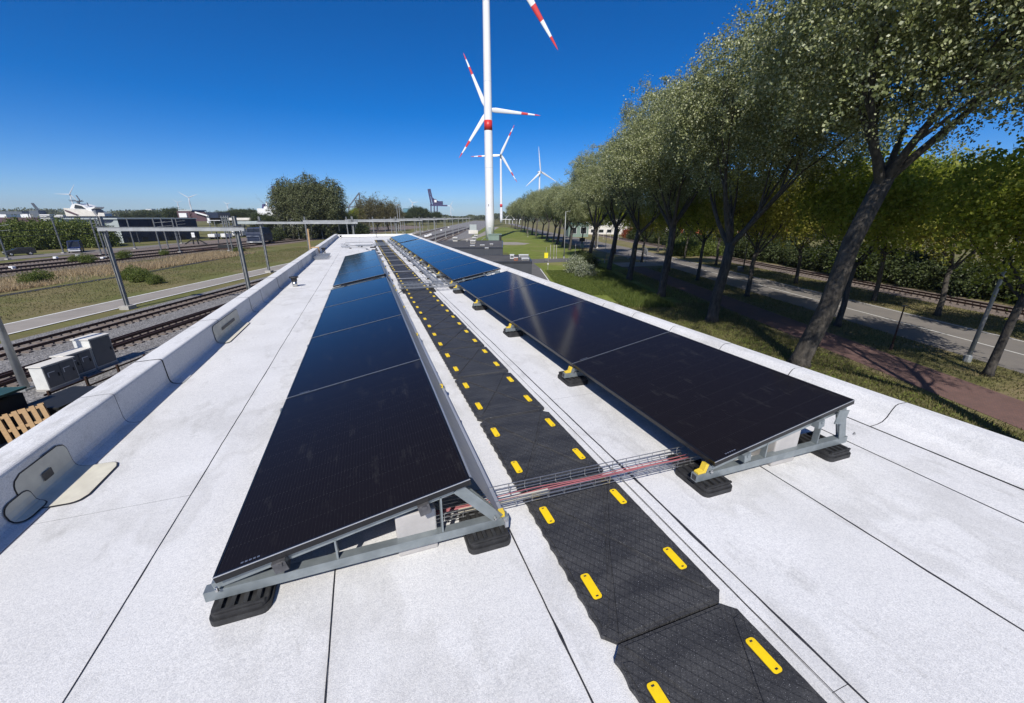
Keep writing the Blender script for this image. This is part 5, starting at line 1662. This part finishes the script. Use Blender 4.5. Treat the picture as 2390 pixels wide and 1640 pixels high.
for a_, b_, r_ in (((170, 474), (171, 466), .5), ((171, 466), (163, 455), .6), ((163, 470), (180, 469), .35), ((192, 481), (189, 472), .5), ((200, 484), (212, 483), .5), ((165, 473), (178, 466), .3)):
    (t0_, z0_), (t1_, z1_) = atS(*a_, S_), atS(*b_, S_)
    MB().tube([(t0_, 6, z0_), (t1_, 6, z1_)], r_, 5).build('mast', M['cranegrey'], e)
plate(MB(), S_, [(160, 466, 167, 467), (162, 468, 180, 469.3)], 4).build('radar_platform', M['cranegrey'], e)
plate(MB(), S_, [(128, 501, 146, 503), (127, 504, 147, 507)], 5).build('lifeboat_deck', M['white'], e)
S_ = 360.0
e = far_thing('work_barge', 'grey-purple work barge with crane at the far left', 'barge', S_, 510)
plate(MB(), S_, [(0, 507, 92, 520)], 14).build('hull', M['maroon'], e)
plate(MB(), S_, [(0, 493, 50, 500)], 10).build('long_shed', M['cranegrey'], e)
plate(MB(), S_, [(50, 499, 64, 508)], 8).build('white_cabin', M['white'], e); plate(MB(), S_, [(70, 499, 77, 507)], 8).build('white_cabin', M['white'], e)
plate(MB(), S_, [(89, 500, 115, 502.5), (89, 504, 108, 505.5), (95, 508, 117, 509.5), (100, 512, 116, 513.5)], 4).build('stacked_pipes', M['white'], e)
plate(MB(), S_, [(74, 491, 88, 512)], 6).build('crane_house', M['cranegrey'], e)
mb = MB()
pa, pb = atS(82, 492, S_), atS(67, 474, S_)
pc, pd = atS(86, 491, S_), atS(71, 474, S_)
mb.tube([(pa[0], 2, pa[1]), (pb[0], 2, pb[1])], .45, 4); mb.tube([(pc[0], 2, pc[1]), (pd[0], 2, pd[1])], .45, 4); mb.tube([(pb[0], 2, pb[1]), (pd[0], 2, pd[1])], .4, 4)
for k_ in range(6):
    f0, f1 = k_ / 6, (k_ + 1) / 6
    mb.tube([(pa[0] + (pb[0] - pa[0]) * f0, 2, pa[1] + (pb[1] - pa[1]) * f0), (pc[0] + (pd[0] - pc[0]) * f1, 2, pc[1] + (pd[1] - pc[1]) * f1)], .25, 4)
mb.build('lattice_boom', M['cranegrey'], e)

S_ = 430.0
e = far_thing('ferry', 'white ferry decks behind the tall poplars', 'ship', S_, 510)
shp('hull', [(600, 510), (600, 486), (700, 487), (700, 510)], 20, 'white', 0)
shp('upper_deck', [(612, 485.9), (614, 481), (645, 484), (660, 486)], 14, 'white', 2)
shp('window_band', [(632, 494), (634, 488), (698, 488.5), (698, 494)], 0.8, 'cranegrey', -1.0)
shp('mast', [(612, 480.9), (612.5, 470), (614, 470), (615, 481)], 2, 'white', 6)
shp('funnel', [(603, 485.8), (604, 475), (609, 476), (610, 485.8)], 5, 'crane', 6)
e = block_building('white terraced building with window rows right of the ferry', 'terraced_building', (atS(666, 520, 300)[0], 300), 22, 14, 11.5, 'white', 4, 6, rz=-A + .35)

# maroon works building and white yard sheds
e = far_thing('works_building', 'maroon works building with pale roof edges beyond the warehouse', 'building', 270.0, 510)
S_ = 270.0
plate(MB(), S_, [(418, 492, 446, 516)], 12).build('wall', M['maroon'], e); plate(MB(), S_, [(446.2, 495, 480, 516)], 12).build('wall', M['maroon'], e)
plate(MB(), S_, [(416, 489, 447, 492)], 13).build('roof', M['palegrey'], e)
plate(MB(), S_, [(422, 497, 437, 507)], -1).build('white_tank', M['white'], e)
plate(MB(), S_, [(478, 495, 507, 508)], 12).build('dark_shed', M['navy'], e)
(t0_, z0_), (t1_, z1_) = atS(458, 495, S_), atS(487, 503, S_)
MB().bar((t0_, -1, z0_), (t1_, -1, z1_), .5, .8).build('sloping_conveyor', M['white'], e)
plate(MB(), S_, [(484, 503, 487, 520)], .6).build('conveyor_leg', M['white'], e)
for i, (x0, y0, x1, y1, s_, m, lab) in enumerate(((532, 508, 598, 514, 190, 'offwhite', 'long white trailer roof above the yard'), (545, 516, 601, 523, 180, 'palegrey', 'grey-white trailer below the long white one'),
                                                   (540, 533, 563, 549, 170, 'white', 'white container standing on the yard grass'), (486, 546, 500, 553, 150, 'white', 'small white skip left in the yard'), (516, 545, 527, 553, 152, 'white', 'small white tank right in the yard'))):
    e = far_thing('yard_trailer', lab, 'trailer', s_, y1, 'white trailers in the far yard')
    (ta_, za), (tb, zb) = atS(x0, y1, s_), atS(x1, y0, s_)
    MB().b2((ta_, 0, za), (tb, 3, zb)).build('body', M[m], e)
    for k_ in range(4):
        w_4 = (tb - ta_) / 4
        MB().b2((ta_ + k_ * w_4 + .1, -.06, za + (zb - za) * .15), (ta_ + (k_ + 1) * w_4 - .1, -.003, zb - (zb - za) * .15)).build('side_panel', M[m], e)
    for f in (.12, .88):
        MB().b2((ta_ + (tb - ta_) * f - .25, .3, G - .02), (ta_ + (tb - ta_) * f + .25, 2.7, za - .004)).build('support_leg', M['blackpaint'], e)
# steel scaffold frames in the yard
e = far_thing('scaffold_frame', 'open steel scaffold frame in the far yard', 'scaffold', 165.0, 545)
S_ = 165.0
for x_ in (515, 521, 526, 531, 487, 499): 
    t_, zt_ = atS(x_, 503 if x_ > 510 else 515, S_); MB().b2((t_ - .12, 0, G - .02), (t_ + .12, .24, zt_)).build('upright', M['galvdull'], e)
for y_ in (507, 514, 522, 531):
    (t0_, z0_), (t1_, _) = atS(514, y_, S_), atS(533, y_, S_); MB().b2((t0_, -.2, z0_ - .1), (t1_, -.01, z0_ + .1)).build('ledger', M['galvdull'], e)
(t0_, z0_), (t1_, _) = atS(486, 514, S_), atS(532, 514, S_); MB().b2((t0_, .25, z0_ - .1), (t1_, .4, z0_ + .1)).build('ledger', M['white'], e)
# dark vehicle in the yard
S_ = 122.0
e = far_thing('dark_truck', 'dark blue-black truck cab parked on the grass beyond the tracks', 'truck', S_, 566)
(ta_, _), (tb, zb) = atS(576, 560, S_), atS(605, 527, S_)
w_5 = tb - ta_
zb = min(zb, G + 4.6)
MB().b2((ta_, 0, G + .8), (tb, 6, G + 3.0)).build('cab_lower', M['navy'], e, bevel=.12)
MB().add([(ta_ + .1, .1, G + 3.0), (tb - .1, .1, G + 3.0), (tb - .1, 5.8, G + 3.0), (ta_ + .1, 5.8, G + 3.0), (ta_ + .3, .7, zb), (tb - .3, .7, zb), (tb - .3, 5.6, zb), (ta_ + .3, 5.6, zb)], [(4, 5, 6, 7), (0, 1, 5, 4), (1, 2, 6, 5), (2, 3, 7, 6), (3, 0, 4, 7)]).build('cab_upper', M['navy'], e)
MB().add([(ta_ + .3, .18, G + 3.2), (tb - .3, .18, G + 3.2), (tb - .45, .56, zb - .3), (ta_ + .45, .56, zb - .3)], [(0, 1, 2, 3)]).build('windscreen', M['glass'], e)
MB().b2((ta_ - .05, -.25, G + .45), (tb + .05, -.005, G + .85)).build('bumper', M['galvdull'], e)
MB().tube([(ta_ + .4, -.3, G + .9), (ta_ + .4, -.4, G + 2.3), (tb - .4, -.4, G + 2.3), (tb - .4, -.3, G + .9)], .06, 5).build('bull_bar', M['alu'], e)
for x_ in (ta_ + .35, tb - .35):
    for y_ in (1.2, 4.6):
        wm_ = MB().lathe([(.5, -.18), (.55, -.1), (.55, .1), (.5, .18)], 14); wm_.v = [(x_ + z, y_ + x, G + .54 + y) for x, y, z in wm_.v]; wm_.build('wheel', M['tyre'], e)
MB().b2((ta_ + .9, -.262, G + .52), (ta_ + 1.7, -.252, G + .72)).build('number_plate', M['white'], e)

# van and car on the yard road
def vehicle(label, name, cat, t, s, L, w, h, hood, m, rz, group=None):
    e = thing(name, label, cat, W(t, s, G + 0.03), rz, group)
    prof = [(0.0, .35), (0.02, .8), (hood * .25, .95), (hood, 1.12 if hood > .9 else 1.2), (hood + .65, h - .08), (hood + .9, h), (L - .35, h), (L - .08, h - .15), (L, 1.0), (L, .35)]
    n_ = len(prof)
    vs = [(-w / 2 * (0.93 if z > 1.3 else 1), y, z) for y, z in prof] + [(w / 2 * (0.93 if z > 1.3 else 1), y, z) for y, z in prof]
    MB().add(vs, [tuple(range(n_))[::-1], tuple(range(n_, 2 * n_))] + [(i, (i + 1) % n_, n_ + (i + 1) % n_, n_ + i) for i in range(n_)]).build('body', M[m], e, bevel=.05)
    ws = .86 * w / 2
    a, b = Vector((hood + .06, 1.2)), Vector((hood + .60, h - .14))
    nn = Vector((-(b - a).y, (b - a).x)).normalized() * .02
    MB().add([(-ws, a.x + nn.x, a.y + nn.y), (ws, a.x + nn.x, a.y + nn.y), (ws * .95, b.x + nn.x, b.y + nn.y), (-ws * .95, b.x + nn.x, b.y + nn.y)], [(0, 1, 2, 3)]).build('windscreen', M['glass'], e)
    for sx_ in (-1, 1):
        MB().b2((sx_ * (w / 2 * .93 + .004), hood + .75, 1.25), (sx_ * (w / 2 * .93 + .02), hood + 1.55, h - .25)).build('side_window', M['glass'], e)
        MB().b2((sx_ * w * .30, -.03, .72), (sx_ * w * .45, .0, .86)).build('headlight', M['white'], e)
        for y_ in (L * .18, L * .80):
            wm_ = MB().lathe([(.30, -.11), (.34, -.07), (.34, .07), (.30, .11)], 14)
            wm_.v = [(sx_ * (w / 2 - .08) + z, y_ + x, .34 + y) for x, y, z in wm_.v]
            wl_ = wm_.build('wheel', M['tyre'], e)
            hc = MB().lathe([(.19, .0), (.17, .02)], 10); hc.v = [(sx_ * (w / 2 + .032) + z * sx_, y_ + x, .34 + y) for x, y, z in hc.v]; hc.build('hub_cap', M['alu'], wl_)
    MB().b2((-w * .46, -.07, .36), (w * .46, -.005, .56)).build('bumper', M['white' if name == 'blue_van' else 'blackpaint'], e)
    MB().b2((-w * .30, -.028, .70), (w * .28, -.002, .88)).build('grille', M['alu'], e)
    return e


tv, sv = gnd(175, 590)
vehicle('dark blue van with white bumper on the yard road', 'blue_van', 'van', tv, sv, 5.2, 2.05, 2.5, 1.0, 'vanblue', -A + R(38))
tv, sv = gnd(12, 598)
vehicle('black car in front of the hedge at the far left', 'black_car', 'car', tv, sv, 4.3, 1.8, 1.55, 1.1, 'blackpaint', -A - R(30))
# buffer stop and rail pile
tv, sv = gnd(458, 570)
e = thing('buffer_stop', 'black buffer stop with splayed legs in the yard', 'buffer stop', W(tv, sv, G), -A)
for sx_ in (-1, 1):
    MB().bar((sx_ * .7, 0, 0), (sx_ * .5, 0, 2.6), .25, .25).build('upright', M['blackpaint'], e); MB().bar((sx_ * 3.2, 0, 0), (sx_ * .7, 0, 1.5), .25, .25).build('stay', M['blackpaint'], e)
MB().b2((-1.2, -.25, 1.2), (1.2, -.135, 1.7)).build('beam', M['blackpaint'], e)
MB().b2((-.5, -.3, 2.0), (.4, -.14, 3.3)).build('white_board', M['white'], e)
tv, sv = gnd(510, 583)
e = thing('rail_stack', 'dark stack of old rails lying on the yard grass', 'rail stack', W(tv, sv, G), -A + .4)
for k_ in range(5): MB().b2((-8 + k_ * .5, k_ * .35, 0.02), (4 + k_ * .6, k_ * .35 + .2, .35)).build('rail_length', M['rail'], e)
MB().b2((0, .3, .36), (3, 1.3, 1.1)).build('dark_drum', M['blackpaint'], e)

# ------------------------------------------------------------------ cranes on the horizon
def crane_part(e, s, name, m, segs, r_=.8, lat=False):
    mb = MB()
    for (x0, y0), (x1, y1) in segs:
        (a, za), (b, zb_) = atS(x0, y0, s), atS(x1, y1, s)
        mb.bar((a, 0, za), (b, 0, zb_), r_ * 2, r_ * 2)
    return mb.build(name, M[m], e)


S_ = 700.0
e = far_thing('gantry_crane', 'dark blue gantry crane with raised booms near the turbine', 'crane', S_, 505)
for i_, sg in enumerate((((999.5, 441), (1007, 479)), ((1003, 440.5), (1012, 478)))): crane_part(e, S_, 'boom', 'crane', [sg], 1.1)
crane_part(e, S_, 'tie_rod', 'crane', [((1003, 455), (1024, 475)), ((1008, 462), (1033, 475))], .5)
for sg in (((1006, 478), (1006, 509)), ((1013.5, 478), (1013.5, 509)), ((1020.5, 478), (1020.5, 509))): crane_part(e, S_, 'leg', 'crane', [sg], .8)
crane_part(e, S_, 'girder', 'crane', [((1004, 478.5), (1044, 479.5))], 1.1)
plate(MB(), S_, [(1011, 464, 1017, 476.8), (1018, 469, 1032, 477)], 8).build('machine_house', M['crane'], e)
plate(MB(), S_, [(1014, 466, 1019, 472)], -1).build('white_panel', M['white'], e)
e = far_thing('gantry_crane', 'blue crane with leaning boom pair behind the tall poplars', 'crane', S_, 505)
for i_, sg in enumerate((((634, 434), (650, 490)), ((638, 433), (658, 490)))): crane_part(e, S_, 'boom', 'crane', [sg], .9)
crane_part(e, S_, 'lattice', 'crane', [((635, 438), (643, 447)), ((638, 447), (646, 457)), ((641, 457), (650, 468)), ((645, 468), (653, 480))], .4)
crane_part(e, S_, 'stay', 'cranegrey', [((639, 434), (672, 470))], .4)
for sg in (((652, 488), (652, 509)), ((664, 488), (664, 509))): crane_part(e, S_, 'leg', 'cranegrey', [sg], 1.0)
e = far_thing('gantry_crane', 'grey gantry crane with sloping boom left of the budding trees', 'crane', S_, 505)
crane_part(e, S_, 'boom', 'cranegrey', [((814, 482), (838, 450))], .8); crane_part(e, S_, 'girder', 'cranegrey', [((811, 483), (846, 481.5))], 1.0)
crane_part(e, S_, 'mast', 'cranegrey', [((838, 449), (841, 482))], .8); crane_part(e, S_, 'brace', 'cranegrey', [((829, 468), (835, 482)), ((828, 467.5), (841, 467.5))], .6)
for sg in (((814, 483), (814, 509)), ((842, 482), (842, 509))): crane_part(e, S_, 'leg', 'cranegrey', [sg], .9)
# distant blocks
for i, (x0, y0, x1, y1, s_, m, lab) in enumerate(((345, 487.5, 353, 500, 1300, 'white', 'tall white tower block over the left far woods'), (581, 499, 604, 508, 500, 'redbrick', 'red-roofed house left of the ferry'), (295, 494.5, 320, 499, 1200, 'offwhite', 'long low white hall in the left far woods'),
                                                   (942, 486, 965, 500, 1000, 'teal', 'pale green storage hall left of the blue crane'), (2, 497, 12, 506, 500, 'white', 'white tank at the far left edge'))):
    e = far_thing('distant_building', lab, 'building', s_, y1)
    plate(MB(), s_, [(x0, y0, x1, y1 + 6)], 15).build('wall', M[m], e)
    plate(MB(), s_, [(x0 - .3, y0 - .6, x1 + .3, y0 - .05)], 16).build('roof', M['cranegrey' if m != 'redbrick' else 'redbrick'], e)

# ------------------------------------------------------------------ far woods on the horizon (one uncountable mass)
rg = np.random.default_rng(77)
C, O = [], []
def wood(t0, t1, s0, s1, n_, hmax):
    t = rg.uniform(t0, t1, n_); f = (t - t0) / (t1 - t0)
    s = s0 + (s1 - s0) * f + rg.normal(size=n_) * 25
    top = hmax * (0.72 + 0.16 * np.sin(t / 31.0 + s0) + 0.10 * np.sin(t / 11.0 + 2) + 0.06 * np.sin(t / 4.3))
    z = G + top * np.sqrt(rg.uniform(0, 1, n_))
    C.append(np.stack([t * CA + s * SA, -t * SA + s * CA, z], 1)); O.append(np.tile(np.array([[-0.3, -0.8, 0.5]]), (n_, 1)))
wood(-2300, -900, 1100, 1300, 18000, 27)
wood(-1200, -420, 760, 980, 20000, 24)
wood(-520, 60, 900, 1000, 12000, 16)
wood(-300, -60, 560, 640, 6000, 11)
wood(0, 900, 700, 900, 8000, 17)
wood(100, 400, 160, 420, 9000, 14)
o = link('far_woods', leaves('far_woods', np.concatenate(C), np.concatenate(O), 3.4, M['farleaf'], rg, 1.0))
tag(o, 'low dark line of far woods along the horizon', 'woods', kind='stuff')

# ------------------------------------------------------------------ haze
hz = MB().b2((-4600, -700, G - 1.2), (5600, 4900, 135)).build('haze', None)
hz['kind'] = 'stuff'
hz['label'] = 'thin pale haze over the whole scene'
n = NT('thin_haze')
n.t.nodes.remove(n.p)
pv = n.n('VolumePrincipled', Density=0.00011, Anisotropy=0.2)
pv.inputs['Color'].default_value = (0.80, 0.88, 1.0, 1)
n.l(pv.outputs[0], n.t.nodes['Material Output'].inputs['Volume'])
hz.data.materials.append(n.m)
